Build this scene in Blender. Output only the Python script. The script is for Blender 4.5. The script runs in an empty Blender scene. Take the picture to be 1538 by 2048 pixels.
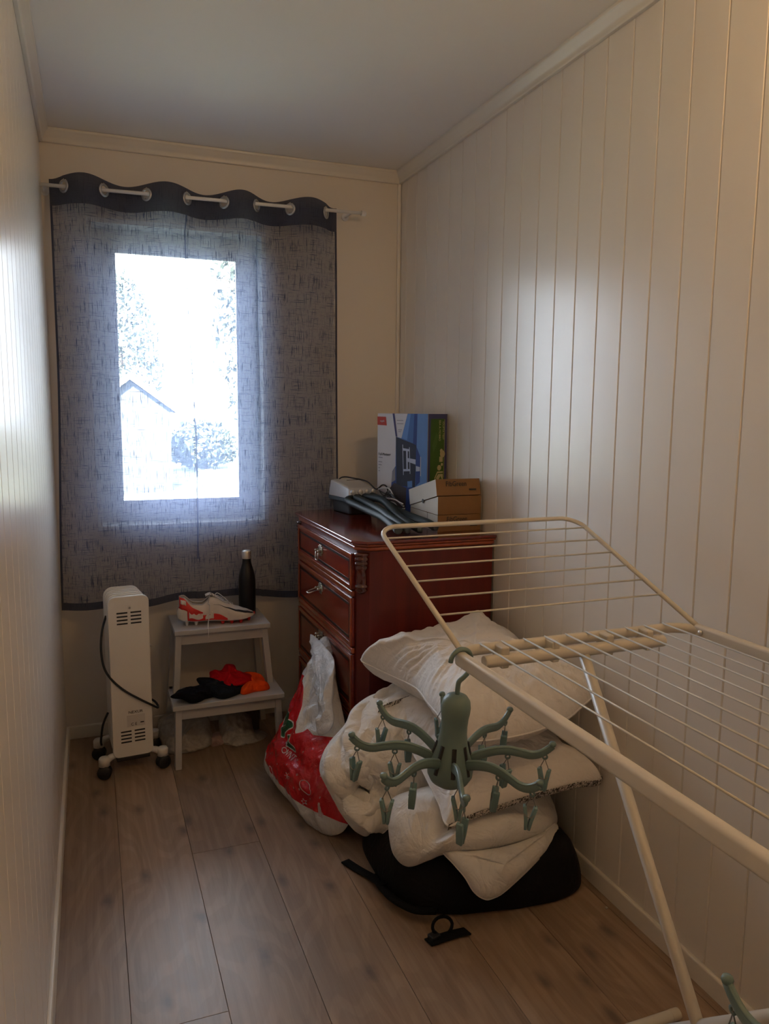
import bpy, bmesh, math, random
import numpy as np
from mathutils import Vector, Matrix, Euler, noise
from mathutils.bvhtree import BVHTree

S = bpy.context.scene
COL = S.collection
PI = math.pi
rnd = random.Random(7)

# ------------------------------------------------------------------ camera
FPX = 1546.07
YAW, PITCH, ROLL = 0.3639, 0.1317, 0.0085
CAM = Vector((0.1353, -3.3202, 1.3657))
_f = Vector((math.sin(YAW)*math.cos(PITCH), math.cos(YAW)*math.cos(PITCH), -math.sin(PITCH)))
_r0 = Vector((math.cos(YAW), -math.sin(YAW), 0)); _u0 = _r0.cross(_f)
C_R = math.cos(ROLL)*_r0 + math.sin(ROLL)*_u0
C_U = -math.sin(ROLL)*_r0 + math.cos(ROLL)*_u0
C_F = _f
cam_d = bpy.data.cameras.new('camera')
cam_d.sensor_fit = 'HORIZONTAL'; cam_d.sensor_width = 36.0
cam_d.lens = FPX/1538*36.0
cam_d.clip_start = 0.02; cam_d.clip_end = 200
cam = bpy.data.objects.new('camera', cam_d); COL.objects.link(cam)
m3 = Matrix((C_R, C_U, -C_F)).transposed()
cam.matrix_world = Matrix.Translation(CAM) @ m3.to_4x4()
S.camera = cam

# ------------------------------------------------------------------ world, daylight, exposure
S.view_settings.view_transform = 'Standard'
S.view_settings.look = 'None'
S.view_settings.gamma = 1.0
S.view_settings.use_curve_mapping = False
S.view_settings.exposure = 0.0
w = bpy.data.worlds.new('world'); S.world = w; w.use_nodes = True
nt = w.node_tree; nt.nodes.clear()
wo = nt.nodes.new('ShaderNodeOutputWorld'); bg = nt.nodes.new('ShaderNodeBackground')
bg.inputs[0].default_value = (0.80, 0.875, 1.0, 1); bg.inputs[1].default_value = 23.0   # even bright overcast sky
nt.links.new(bg.outputs[0], wo.inputs[0])
# sun behind the house: lights the garden, does not reach the window
sl = bpy.data.lights.new('sun', 'SUN'); sl.energy = 150.0; sl.angle = math.radians(1.0); sl.color = (1.0, .96, .90)
so = bpy.data.objects.new('sun', sl); COL.objects.link(so)
so.rotation_euler = Vector((.30, .72, -.62)).to_track_quat('-Z', 'Y').to_euler()
# portal: guides sky sampling to the window opening (adds no light of its own)
pl = bpy.data.lights.new('window_portal', 'AREA'); pl.shape = 'RECTANGLE'; pl.size = 0.70; pl.size_y = 1.24
pl.cycles.is_portal = True
po = bpy.data.objects.new('window_portal', pl); COL.objects.link(po)
po.location = (0.505, 0.235, 1.48); po.rotation_euler = (-PI/2, 0, 0)
S.cycles.use_denoising = True
try: S.cycles.denoiser = 'OPENIMAGEDENOISE'
except Exception: pass
S.cycles.max_bounces = 8; S.cycles.diffuse_bounces = 5; S.cycles.glossy_bounces = 4
S.cycles.transparent_max_bounces = 12; S.cycles.transmission_bounces = 8
S.cycles.sample_clamp_indirect = 8.0
S.cycles.caustics_reflective = False; S.cycles.caustics_refractive = False

# ------------------------------------------------------------------ helpers
def at(u, v, x=None, y=None, z=None):
    """a pixel of the photograph turned into a point on the plane x=, y= or z="""
    d = C_R*((u-769)/FPX) - C_U*((v-1024)/FPX) + C_F
    i, val = (0, x) if x is not None else (1, y) if y is not None else (2, z)
    return CAM + d*((val-CAM[i])/d[i])
def at_plane(u, v, p, n):
    d = C_R*((u-769)/FPX) - C_U*((v-1024)/FPX) + C_F
    n = Vector(n)
    return CAM + d*((Vector(p)-CAM).dot(n)/d.dot(n))

class MB:
    """collects shapes; build() links them as one mesh object"""
    def __init__(s): s.v = []; s.f = []; s.m = []; s.uv = {}
    def add(s, vs, fs, mi=0):
        b = len(s.v); s.v += [Vector(p) for p in vs]
        for f in fs: s.f.append([b+i for i in f]); s.m.append(mi)
        return s
    def box(s, a, b, mi=0, M=None):
        x0,y0,z0 = a; x1,y1,z1 = b
        vs = [(x0,y0,z0),(x1,y0,z0),(x1,y1,z0),(x0,y1,z0),(x0,y0,z1),(x1,y0,z1),(x1,y1,z1),(x0,y1,z1)]
        if M is not None: vs = [M @ Vector(p) for p in vs]
        return s.add(vs, [(0,3,2,1),(4,5,6,7),(0,1,5,4),(1,2,6,5),(2,3,7,6),(3,0,4,7)], mi)
    def prism(s, poly, h, mi=0, M=None):
        """poly: list of (x,y); extruded 0..h in z, then M"""
        n = len(poly)
        vs = [Vector((p[0],p[1],0)) for p in poly] + [Vector((p[0],p[1],h)) for p in poly]
        if M is not None: vs = [M @ p for p in vs]
        fs = [tuple(range(n-1,-1,-1)), tuple(range(n,2*n))] + [(i,(i+1)%n,n+(i+1)%n,n+i) for i in range(n)]
        return s.add(vs, fs, mi)
    def tube(s, path, r, seg=10, mi=0, closed=False, cap=True, flat=None, up=None):
        """sweep a circle (or ellipse with flat=(ra,rb)) along path; r number or list"""
        path = [Vector(p) for p in path]; n = len(path)
        rs = r if isinstance(r, (list,tuple)) else [r]*n
        b = len(s.v); prev = None
        for i,p in enumerate(path):
            if closed: t = path[(i+1)%n]-path[i-1]
            else: t = path[min(i+1,n-1)]-path[max(i-1,0)]
            t.normalize()
            if prev is None:
                a = Vector(up) if up is not None else (Vector((0,0,1)) if abs(t.z)<.9 else Vector((1,0,0)))
            else: a = prev
            if up is not None: a = Vector(up)
            a = (a - t*a.dot(t))
            if a.length < 1e-6: a = t.orthogonal()
            a.normalize(); c = t.cross(a); prev = a
            ra, rb = (flat if flat else (1,1))
            for k in range(seg):
                th = 2*PI*k/seg
                s.v.append(p + a*(math.cos(th)*rs[i]*ra) + c*(math.sin(th)*rs[i]*rb))
        m = n if closed else n-1
        for i in range(m):
            for k in range(seg):
                i2 = (i+1)%n; k2 = (k+1)%seg
                s.f.append([b+i*seg+k, b+i*seg+k2, b+i2*seg+k2, b+i2*seg+k]); s.m.append(mi)
        if cap and not closed:
            s.f.append([b+k for k in range(seg-1,-1,-1)]); s.m.append(mi)
            s.f.append([b+(n-1)*seg+k for k in range(seg)]); s.m.append(mi)
        return s
    def lathe(s, prof, c=(0,0,0), seg=24, mi=0, a0=0, a1=2*PI, M=None):
        """prof: list of (radius, z)"""
        full = abs(a1-a0-2*PI) < 1e-6; b = len(s.v); c = Vector(c)
        ns = seg if full else seg+1
        for (r,z) in prof:
            for k in range(ns):
                th = a0+(a1-a0)*k/seg
                p = Vector((r*math.cos(th), r*math.sin(th), z))
                if M is not None: p = M @ p
                s.v.append(c+p)
        for i in range(len(prof)-1):
            for k in range(seg):
                k2 = (k+1)%ns if full else k+1
                s.f.append([b+i*ns+k, b+i*ns+k2, b+(i+1)*ns+k2, b+(i+1)*ns+k]); s.m.append(mi)
        return s
    def grid(s, fn, nu, nv, mi=0, skip=None):
        b = len(s.v)
        for j in range(nv+1):
            for i in range(nu+1): s.v.append(Vector(fn(i/nu, j/nv)))
        for j in range(nv):
            for i in range(nu):
                if skip and skip((i+.5)/nu, (j+.5)/nv): continue
                a = b+j*(nu+1)+i
                s.f.append([a, a+1, a+nu+2, a+nu+1]); s.m.append(mi)
        return s
    def build(s, name, mats, parent=None, smooth=False, bevel=0, seg=2, sub=0, solid=0, origin=None, weld=False, auto=None):
        me = bpy.data.meshes.new(name)
        base = Vector(origin) if origin is not None else (parent['_o'] if parent is not None and False else None)
        if parent is not None: base = ORI.get(parent.name, Vector())
        vs = [p-base for p in s.v] if base is not None else s.v
        me.from_pydata([tuple(p) for p in vs], [], s.f)
        if not isinstance(mats, (list,tuple)): mats = [mats]
        for m in mats: me.materials.append(m)
        if len(mats) > 1: me.polygons.foreach_set('material_index', s.m)
        if weld:
            bm = bmesh.new(); bm.from_mesh(me); bmesh.ops.remove_doubles(bm, verts=bm.verts, dist=1e-5)
            bmesh.ops.recalc_face_normals(bm, faces=bm.faces); bm.to_mesh(me); bm.free()
        if smooth: me.polygons.foreach_set('use_smooth', [True]*len(me.polygons))
        me.update()
        o = bpy.data.objects.new(name, me); COL.objects.link(o)
        if origin is not None and parent is None: o.location = base
        if parent is not None:
            o.parent = parent
            ORI[o.name] = base
        else:
            ORI[o.name] = base if base is not None else Vector()
        if bevel:
            md = o.modifiers.new('bevel', 'BEVEL'); md.width = bevel; md.segments = seg; md.limit_method = 'ANGLE'; md.angle_limit = math.radians(40)
            md.harden_normals = False
            me.polygons.foreach_set('use_smooth', [True]*len(me.polygons))
            wn = o.modifiers.new('wn', 'WEIGHTED_NORMAL'); wn.keep_sharp = True
        if solid:
            md = o.modifiers.new('solid', 'SOLIDIFY'); md.thickness = solid; md.offset = 0
        if sub:
            md = o.modifiers.new('sub', 'SUBSURF'); md.levels = sub; md.render_levels = sub
        return o
ORI = {}

def thing(name, label, cat, loc=(0,0,0), group=None, kind=None):
    """an Empty at the thing's base; its parts are built in world space and parented to it"""
    o = bpy.data.objects.new(name, None); COL.objects.link(o)
    o.empty_display_size = .05; o.location = loc
    ORI[o.name] = Vector(loc)
    tag(o, label, cat, group, kind)
    return o
def tag(o, label=None, cat=None, group=None, kind=None):
    if label: o['label'] = label
    if cat: o['category'] = cat
    if group: o['group'] = group
    if kind: o['kind'] = kind
    return o
def copy_tree(o, parent=None):
    c = o.copy(); COL.objects.link(c)
    if parent is not None: c.parent = parent
    for ch in o.children: copy_tree(ch, c)
    return c
def RZ(a, c=(0,0,0)): return Matrix.Translation(Vector(c)) @ Matrix.Rotation(a, 4, 'Z')
def bez(pts, n=8, closed=False):
    """Catmull-Rom through points"""
    P = [Vector(p) for p in pts]; out = []
    N = len(P); R = N if closed else N-1
    for i in range(R):
        if closed: a,b,c,d = P[i-1],P[i],P[(i+1)%N],P[(i+2)%N]
        else: a,b,c,d = P[max(i-1,0)],P[i],P[i+1],P[min(i+2,N-1)]
        for k in range(n):
            t = k/n
            out.append(.5*((2*b)+(c-a)*t+(2*a-5*b+4*c-d)*t*t+(3*b-a-3*c+d)*t**3))
    if not closed: out.append(P[-1])
    return out
def resample(P, n, closed=False):
    P = [Vector(p) for p in P]
    Q = P+[P[0]] if closed else P
    d = [0]
    for i in range(len(Q)-1): d.append(d[-1]+(Q[i+1]-Q[i]).length)
    out = []; m = n if closed else n-1; j = 0
    for k in range(n):
        t = d[-1]*k/m
        while j < len(d)-2 and d[j+1] < t: j += 1
        f = (t-d[j])/max(d[j+1]-d[j],1e-9)
        out.append(Q[j].lerp(Q[j+1], min(max(f,0),1)))
    return out

# ------------------------------------------------------------------ materials
def nodes(name):
    m = bpy.data.materials.new(name); m.use_nodes = True
    t = m.node_tree; t.nodes.clear()
    o = t.nodes.new('ShaderNodeOutputMaterial')
    return m, t, o
def N(t, typ, **k):
    n = t.nodes.new(typ)
    for a,b in k.items():
        if a.startswith('i_'): n.inputs[int(a[2:])].default_value = b
        else: setattr(n, a, b)
    return n
def ramp(t, src, stops):
    r = N(t, 'ShaderNodeValToRGB'); e = r.color_ramp.elements
    while len(e) < len(stops): e.new(.5)
    for i,(p,c) in enumerate(stops):
        e[i].position = p; e[i].color = (*c,1) if len(c)==3 else c
    t.links.new(src, r.inputs[0]); return r
def math_n(t, op, a, b=None, clamp=False):
    n = N(t, 'ShaderNodeMath', operation=op, use_clamp=clamp)
    for i,v in enumerate((a,b)):
        if v is None: continue
        if isinstance(v,(int,float)): n.inputs[i].default_value = v
        else: t.links.new(v, n.inputs[i])
    return n.outputs[0]
def mapped(t, scale=(1,1,1), coord='Object', rot=(0,0,0), loc=(0,0,0), src=None):
    if src is None:
        tc = N(t, 'ShaderNodeTexCoord'); src = tc.outputs[coord]
    mp = N(t, 'ShaderNodeMapping'); mp.inputs['Scale'].default_value = scale
    mp.inputs['Rotation'].default_value = rot; mp.inputs['Location'].default_value = loc
    t.links.new(src, mp.inputs[0]); return mp.outputs[0]
def noise_n(t, vec, scale, detail=3, rough=.55, dist=0):
    n = N(t, 'ShaderNodeTexNoise'); n.inputs['Scale'].default_value = scale
    n.inputs['Detail'].default_value = detail; n.inputs['Roughness'].default_value = rough
    n.inputs['Distortion'].default_value = dist
    if vec is not None: t.links.new(vec, n.inputs['Vector'])
    return n.outputs[0]
def P_(t, o, color=None, rough=.5, metal=0, spec=.5, coat=0, sheen=0, trans=0):
    b = N(t, 'ShaderNodeBsdfPrincipled')
    if color is not None: b.inputs['Base Color'].default_value = (*color,1)
    b.inputs['Roughness'].default_value = rough; b.inputs['Metallic'].default_value = metal
    b.inputs['Specular IOR Level'].default_value = spec
    b.inputs['Coat Weight'].default_value = coat; b.inputs['Coat Roughness'].default_value = .12
    b.inputs['Sheen Weight'].default_value = sheen
    b.inputs['Transmission Weight'].default_value = trans
    t.links.new(b.outputs[0], o.inputs[0]); return b
def mat(name, color, rough=.5, metal=0, spec=.5, coat=0, sheen=0, var=.06, vscale=6, bump=0, bscale=60, bstretch=(1,1,1), trans=0):
    """plain procedural material: colour with slight noise variation and fine relief"""
    m, t, o = nodes(name)
    b = P_(t, o, color, rough, metal, spec, coat, sheen, trans)
    v = mapped(t)
    nz = noise_n(t, v, vscale, 3)
    lo = tuple(max(0,c*(1-var)) for c in color); hi = tuple(min(1,c*(1+var)) for c in color)
    r = ramp(t, nz, [(.3,lo),(.7,hi)]); t.links.new(r.outputs[0], b.inputs['Base Color'])
    if bump:
        v2 = mapped(t, bstretch); nb = noise_n(t, v2, bscale, 4)
        bp = N(t, 'ShaderNodeBump'); bp.inputs['Strength'].default_value = bump; bp.inputs['Distance'].default_value = .004
        t.links.new(nb, bp.inputs['Height']); t.links.new(bp.outputs[0], b.inputs['Normal'])
    return m

M_ceil = mat('ceiling_paint', (.88,.85,.815), .75, var=.015, vscale=2, bump=.05, bscale=120)
M_paint = mat('wall_paint', (.74,.685,.61), .5, var=.02, vscale=1.5, bump=.04, bscale=90)
M_panel = mat('panel_paint', (.77,.725,.665), .28, spec=.5, var=.02, vscale=1.2, bump=.05, bscale=14, bstretch=(1,1,.08))
M_trim = mat('trim_paint', (.74,.70,.63), .35, var=.02, vscale=4, bump=.03, bscale=60)
M_winwhite = mat('window_white', (.78,.79,.80), .4, var=.02)

def floor_mat():
    m, t, o = nodes('oak_laminate')
    b = P_(t, o, (.3,.2,.12), .36, spec=.45)
    tc = N(t, 'ShaderNodeTexCoord'); oi = N(t, 'ShaderNodeObjectInfo')
    off = N(t, 'ShaderNodeVectorMath', operation='MULTIPLY_ADD')
    cmb = N(t, 'ShaderNodeCombineXYZ'); t.links.new(oi.outputs['Random'], cmb.inputs[0]); t.links.new(oi.outputs['Random'], cmb.inputs[1]); t.links.new(oi.outputs['Random'], cmb.inputs[2])
    off.inputs[1].default_value = (7.3, 19.1, 3.7)
    t.links.new(cmb.outputs[0], off.inputs[0]); t.links.new(tc.outputs['Object'], off.inputs[2])
    src = off.outputs[0]
    # long grain
    g1 = noise_n(t, mapped(t, (60,2.2,1), src=src), 1, 5, .6, .4)
    # cathedral figure: bands bent by a broad noise
    warp = noise_n(t, mapped(t, (4.5,1.1,1), src=src), 1, 2, .5)
    wv = math_n(t, 'SINE', math_n(t, 'MULTIPLY', warp, 95))
    fig = math_n(t, 'MULTIPLY_ADD', wv, .5); 
    figr = ramp(t, wv, [(0.0,(0,0,0)),(.9,(1,1,1))])
    broad = noise_n(t, mapped(t, (5,.9,1), src=src), 1, 3, .6)
    # knots
    vo = N(t, 'ShaderNodeTexVoronoi', voronoi_dimensions='2D'); vo.inputs['Scale'].default_value = 1.0
    t.links.new(mapped(t, (9.5,4.6,1), src=src), vo.inputs['Vector'])
    vn = noise_n(t, mapped(t, (40,30,1), src=src), 1, 3)
    kd = math_n(t, 'ADD', vo.outputs['Distance'], math_n(t, 'MULTIPLY', math_n(t,'SUBTRACT',vn,.5), .16))
    kn = ramp(t, kd, [(.03,(1,1,1)),(.22,(0,0,0))])
    keep = math_n(t, 'GREATER_THAN', N(t,'ShaderNodeSeparateColor').outputs[0], .5)
    sc = t.nodes[-2] if False else None
    sp = N(t, 'ShaderNodeSeparateColor'); t.links.new(vo.outputs['Color'], sp.inputs[0])
    keep = math_n(t, 'GREATER_THAN', sp.outputs[0], .60)
    knm = math_n(t, 'MULTIPLY', kn.outputs[0], keep)
    base = ramp(t, g1, [(.25,(.245,.166,.112)),(.5,(.320,.226,.156)),(.75,(.372,.274,.196))])
    mx = N(t, 'ShaderNodeMixRGB', blend_type='MULTIPLY'); mx.inputs[0].default_value = .30
    t.links.new(base.outputs[0], mx.inputs[1])
    fr = ramp(t, figr.outputs[0], [(.0,(.62,.60,.58)),(.6,(1,1,1))]); t.links.new(fr.outputs[0], mx.inputs[2])
    mb = N(t, 'ShaderNodeMixRGB', blend_type='MULTIPLY'); mb.inputs[0].default_value = 1
    br = ramp(t, broad, [(.3,(.80,.79,.79)),(.7,(1.08,1.06,1.03))]); t.links.new(mx.outputs[0], mb.inputs[1]); t.links.new(br.outputs[0], mb.inputs[2])
    mk = N(t, 'ShaderNodeMixRGB', blend_type='MIX'); t.links.new(math_n(t,'MULTIPLY',knm,.72), mk.inputs[0])
    t.links.new(mb.outputs[0], mk.inputs[1]); mk.inputs[2].default_value = (.095,.066,.056,1)
    hs = N(t, 'ShaderNodeHueSaturation'); t.links.new(math_n(t,'MULTIPLY_ADD',oi.outputs['Random'],.16), hs.inputs['Value'])
    t.nodes[-1].inputs  # value node below
    vnode = math_n(t,'ADD', math_n(t,'MULTIPLY',oi.outputs['Random'],.18), .92)
    t.links.new(vnode, hs.inputs['Value']); hs.inputs['Saturation'].default_value = 1.0
    t.links.new(mk.outputs[0], hs.inputs['Color']); t.links.new(hs.outputs[0], b.inputs['Base Color'])
    bp = N(t,'ShaderNodeBump'); bp.inputs['Strength'].default_value = .12; bp.inputs['Distance'].default_value = .001
    t.links.new(g1, bp.inputs['Height']); t.links.new(bp.outputs[0], b.inputs['Normal'])
    rr = N(t,'ShaderNodeMapRange'); rr.inputs['To Min'].default_value = .30; rr.inputs['To Max'].default_value = .44
    t.links.new(g1, rr.inputs[0]); t.links.new(rr.outputs[0], b.inputs['Roughness'])
    return m
M_floor = floor_mat()
M_dark = mat('dark_joint', (.17,.095,.06), .8)

def glass_mat():
    m, t, o = nodes('window_glass')
    tr = N(t,'ShaderNodeBsdfTransparent'); gl = N(t,'ShaderNodeBsdfGlossy'); gl.inputs['Roughness'].default_value = .02
    tr.inputs[0].default_value = (.95,.97,.96,1)
    fr = N(t,'ShaderNodeFresnel'); fr.inputs[0].default_value = 1.5
    mx = N(t,'ShaderNodeMixShader'); t.links.new(math_n(t,'MULTIPLY',fr.outputs[0],.9), mx.inputs[0])
    t.links.new(tr.outputs[0], mx.inputs[1]); t.links.new(gl.outputs[0], mx.inputs[2]); t.links.new(mx.outputs[0], o.inputs[0])
    return m
M_glass = glass_mat()

# ------------------------------------------------------------------ the room
W, H, D0 = 1.464, 2.40, -3.95          # width, height, wall behind the photographer
# floor
fl = MB().box((-.1, D0-.1, -.10), (W+.1, .1, -.012)).build('floor', M_dark); tag(fl, kind='structure')
FX = [0.0, .172, .382, .592, .802, 1.012, 1.222, 1.432, W]
JO = [[-2.3], [-1.70], [-1.03], [-2.35], [-.95], [-3.0], [-.9], [-2.9]]
for i in range(8):
    ys = [0.0] + sorted(JO[i], reverse=True) + [D0]
    for a, b in zip(ys[:-1], ys[1:]):
        if a-b < .03: continue
        g = .0005
        cx, cy = (FX[i]+FX[i+1])/2, (a+b)/2
        MB().box((FX[i]+g, b+g, -.012), (FX[i+1]-g, a-g, 0)).build('floor_plank', M_floor, fl, bevel=.0005, seg=1)
# ceiling
ce = MB().box((-.1, D0-.1, H), (W+.1, .2, H+.1)).build('ceiling', M_ceil); tag(ce, kind='structure')
# plank walls
def plank_mesh(wd, z0, z1, th, ch):
    # board face towards +X at x=th (left wall); V-chamfered long edges
    prof = [(0,0),(th-ch,0),(th,ch),(th,wd-ch),(th-ch,wd),(0,wd)]
    mb = MB(); n = len(prof)
    vs = [(x,y,z0) for x,y in prof]+[(x,y,z1) for x,y in prof]
    mb.add(vs, [tuple(range(n-1,-1,-1)), tuple(range(n,2*n))]+[(i,(i+1)%n,n+(i+1)%n,n+i) for i in range(n)])
    return mb
PW = .1075
wr = MB().box((W+.010, D0-.1, 0), (W+.11, .1, H)).build('wall_right', M_panel); tag(wr, kind='structure')
first = None; y = -2.01 - PW*18
while y < -.001:
    y1 = min(y+PW, 0)
    if first is None or y1-y < PW-.001:
        mb = plank_mesh(y1-y-.0006, 0.0, H, .012, .0028)
        mb.v = [Vector((-v.x, v.y, v.z)) for v in mb.v]; mb.f = [f[::-1] for f in mb.f]
        o = mb.build('wall_plank', M_panel, wr)
        if first is None: first = o
    else:
        o = first.copy(); COL.objects.link(o)
    o.location = (W+.012, y, 0) ; y += PW
wl = MB().box((-.11, D0-.1, 0), (-.010, .1, H)).build('wall_left', M_panel); tag(wl, kind='structure')
first = None; y = -2.05 - PW*17
while y < -.001:
    y1 = min(y+PW, 0)
    if first is None or y1-y < PW-.001:
        o = plank_mesh(y1-y-.0006, 0.0, H, .012, .0028).build('wall_plank', M_panel, wl)
        if first is None: first = o
    else:
        o = first.copy(); COL.objects.link(o)
    o.location = (-.012, y, 0); y += PW
# window wall with its opening
OX0, OX1, OZ0, OZ1 = .172, .838, .885, 2.078
mb = MB()
mb.box((-.1, 0, 0), (OX0-.018, .2, H)).box((OX1+.018, 0, 0), (W+.1, .2, H)).box((OX0-.018, 0, 0), (OX1+.018, .2, OZ0-.018)).box((OX0-.018, 0, OZ1+.018), (OX1+.018, .2, H))
wb = mb.build('wall_back', M_paint); tag(wb, kind='structure')
# wall behind the photographer, with a closed door
wf = MB().box((-.1, D0-.1, 0), (.30, D0, H)).box((1.20, D0-.1, 0), (W+.1, D0, H)).box((.30, D0-.1, 2.08), (1.20, D0, H)).build('wall_front', M_paint); tag(wf, kind='structure')
d = thing('door_1', 'white panel door behind the photographer', 'door', (.75, D0, 0), kind='structure')
MB().box((.3425, D0-.06, .0), (1.1575, D0-.02, 2.0425)).build('leaf', M_trim, d, bevel=.002)
MB().box((.30, D0-.1, 0), (.343, D0+.012, 2.08)).box((1.157, D0-.1, 0), (1.20, D0+.012, 2.08)).box((.343, D0-.1, 2.042), (1.157, D0+.012, 2.08)).build('frame', M_trim, d, bevel=.002)
MB().tube([(1.10, D0-.02, 1.0), (1.10, D0+.045, 1.0), (.99, D0+.045, 1.0)], .009).build('handle', mat('door_handle', (.6,.6,.6), .3, 1), d, smooth=True)

# mouldings
def sweep_prof(prof, p0, p1, inward):
    """prof: (depth from wall, z); straight run p0->p1; inward = unit vector into the room"""
    p0, p1, w_ = Vector(p0), Vector(p1), Vector(inward)
    n = len(prof); vs = [p0+w_*d+Vector((0,0,z)) for d,z in prof]+[p1+w_*d+Vector((0,0,z)) for d,z in prof]
    return MB().add(vs, [tuple(range(n)), tuple(range(2*n-1,n-1,-1))]+[(i,n+i,n+(i+1)%n,(i+1)%n) for i in range(n)])
CP = [(0,2.350),(.012,2.350),(.014,2.356),(.013,2.362),(.017,2.370),(.024,2.377),(.027,2.386),(.033,2.390),(.034,2.3995),(0,2.3995)]
for i,(a,b,n) in enumerate([((0,D0,0),(0,0,0),(1,0,0)), ((0,0,0),(W,0,0),(0,-1,0)), ((W,0,0),(W,D0,0),(-1,0,0))]):
    tag(sweep_prof(CP,a,b,n).build('trim_%d'%(i+1), M_trim, bevel=.0012, seg=1), kind='structure')
BP = [(0,0),(.012,0),(.012,.049),(.008,.054),(0,.054)]
for nm,a,b,n in [('left',(0,D0,0),(0,0,0),(1,0,0)), ('back',(0,0,0),(W,0,0),(0,-1,0)), ('right',(W,0,0),(W,D0,0),(-1,0,0))]:
    tag(sweep_prof(BP,a,b,n).build('baseboard_'+nm, M_trim, bevel=.001, seg=1), kind='structure')
tag(MB().box((W-.017, -.012, .054), (W-.001, 0, 2.35)).build('trim_4', M_trim, bevel=.003), kind='structure')

# window: lining, frame, sash, pane
wn = thing('window_1', 'white framed window behind the sheer curtain', 'window', (.505, .1, OZ0), kind='structure')
t_ = .018; Y0, Y1 = -.004, .2
MB().box((OX0-t_, Y0, OZ0-t_), (OX0, Y1, OZ1+t_)).box((OX1, Y0, OZ0-t_), (OX1+t_, Y1, OZ1+t_)).box((OX0, Y0, OZ1), (OX1, Y1, OZ1+t_)).build('lining', M_winwhite, wn, bevel=.001)
MB().box((OX0-t_, -.012, OZ0-t_), (OX1+t_, Y1, OZ0)).build('window_sill', M_winwhite, wn, bevel=.002)
def ring(x0,x1,z0,z1,wd,ya,yb):
    return MB().box((x0,ya,z0),(x0+wd,yb,z1)).box((x1-wd,ya,z0),(x1,yb,z1)).box((x0+wd,ya,z1-wd),(x1-wd,yb,z1)).box((x0+wd,ya,z0),(x1-wd,yb,z0+wd))
ring(OX0,OX1,OZ0,OZ1,.038,.11,.19).build('window_frame', M_winwhite, wn, bevel=.002)
sx0,sx1,sz0,sz1 = OX0+.036,OX1-.036,OZ0+.036,OZ1-.036
sa = ring(sx0,sx1,sz0,sz1,.044,.10,.165).build('sash', M_winwhite, wn, bevel=.003)
MB().box((sx0+.04,.128,sz0+.04),(sx1-.04,.132,sz1-.04)).build('pane', M_glass, wn)
ring(sx0+.044,sx1-.044,sz0+.044,sz1-.044,.009,.112,.128).build('glazing_bead', M_winwhite, sa, bevel=.001)
MB().box((sx0+.008,.088,1.40),(sx0+.030,.101,1.50)).tube([(sx0+.019,.088,1.47),(sx0+.019,.062,1.47),(sx0+.019,.060,1.36)], .007).build('window_handle', M_winwhite, wn, bevel=.001)

# warm ceiling lamp behind the photographer
lp = thing('ceiling_lamp', 'round opal glass ceiling lamp behind the photographer', 'lamp', (1.16,-2.85,2.4))
MB().lathe([(0,0),(.13,0),(.135,-.012),(.13,-.028),(0,-.028)], (1.16,-2.85,2.4), 32).build('base', M_trim, lp, smooth=True)
def emit(name, col, st):
    m,t,o = nodes(name); e = N(t,'ShaderNodeEmission'); e.inputs[0].default_value=(*col,1); e.inputs[1].default_value=st
    t.links.new(e.outputs[0], o.inputs[0]); return m
LAMP = 84.0
MB().lathe([(0,-.100),(.118,-.100),(.121,-.104),(.118,-.108),(0,-.110)], (1.16,-2.85,2.4), 32).build('downlight_block', M_trim, lp, smooth=True)  # unseen opaque plate, added to cut the lamp's downward light
MB().lathe([(.115,-.028),(.116,-.06),(.115,-.100)], (1.16,-2.85,2.4), 32).build('shade', emit('lamp_glow',(1.0,.64,.32),LAMP), lp, smooth=True)
# ------------------------------------------------------------------ curtain
def curtain_mat(name, op0, op1, col, seed, fold=.5, dcol=(.062,.072,.118)):
    m, t, o = nodes(name)
    uv = N(t,'ShaderNodeUVMap'); uv.uv_map = 'UVMap'
    src = uv.outputs[0]
    n1 = noise_n(t, mapped(t,(390,14,1),src=src,loc=(seed,0,0)), 1, 3, .6)     # upright slubs
    n2 = noise_n(t, mapped(t,(14,430,1),src=src,loc=(0,seed,3)), 1, 3, .6)     # cross slubs
    n3 = noise_n(t, mapped(t,(900,60,1),src=src,loc=(5,seed,3)), 1, 2, .5)     # fine weave
    a = ramp(t, n1, [(.575,(0,0,0)),(.64,(1,1,1))]).outputs[0]
    b = ramp(t, n2, [(.59,(0,0,0)),(.66,(1,1,1))]).outputs[0]
    c = math_n(t,'MULTIPLY',n3,.18)
    thr = math_n(t,'ADD', math_n(t,'MAXIMUM',a,math_n(t,'MULTIPLY',b,.85)), c, True)
    mr = N(t,'ShaderNodeMapRange'); mr.inputs['To Min'].default_value = op0; mr.inputs['To Max'].default_value = op1
    t.links.new(thr, mr.inputs[0])
    df = N(t,'ShaderNodeBsdfDiffuse'); tl = N(t,'ShaderNodeBsdfTranslucent')
    cr = ramp(t, thr, [(0,col),(1,tuple(v*.15 for v in col))])
    t.links.new(cr.outputs[0], tl.inputs[0]); df.inputs[0].default_value = (*dcol,1)
    mx = N(t,'ShaderNodeMixShader'); mx.inputs[0].default_value = fold
    t.links.new(df.outputs[0], mx.inputs[1]); t.links.new(tl.outputs[0], mx.inputs[2])
    tr = N(t,'ShaderNodeBsdfTransparent')
    m2 = N(t,'ShaderNodeMixShader'); t.links.new(mr.outputs[0], m2.inputs[0])
    t.links.new(tr.outputs[0], m2.inputs[1]); t.links.new(mx.outputs[0], m2.inputs[2]); t.links.new(m2.outputs[0], o.inputs[0])
    return m
CC = (.32,.385,.60)
M_cur = curtain_mat('sheer_linen', .41, .97, CC, 1.7, .66)
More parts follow.
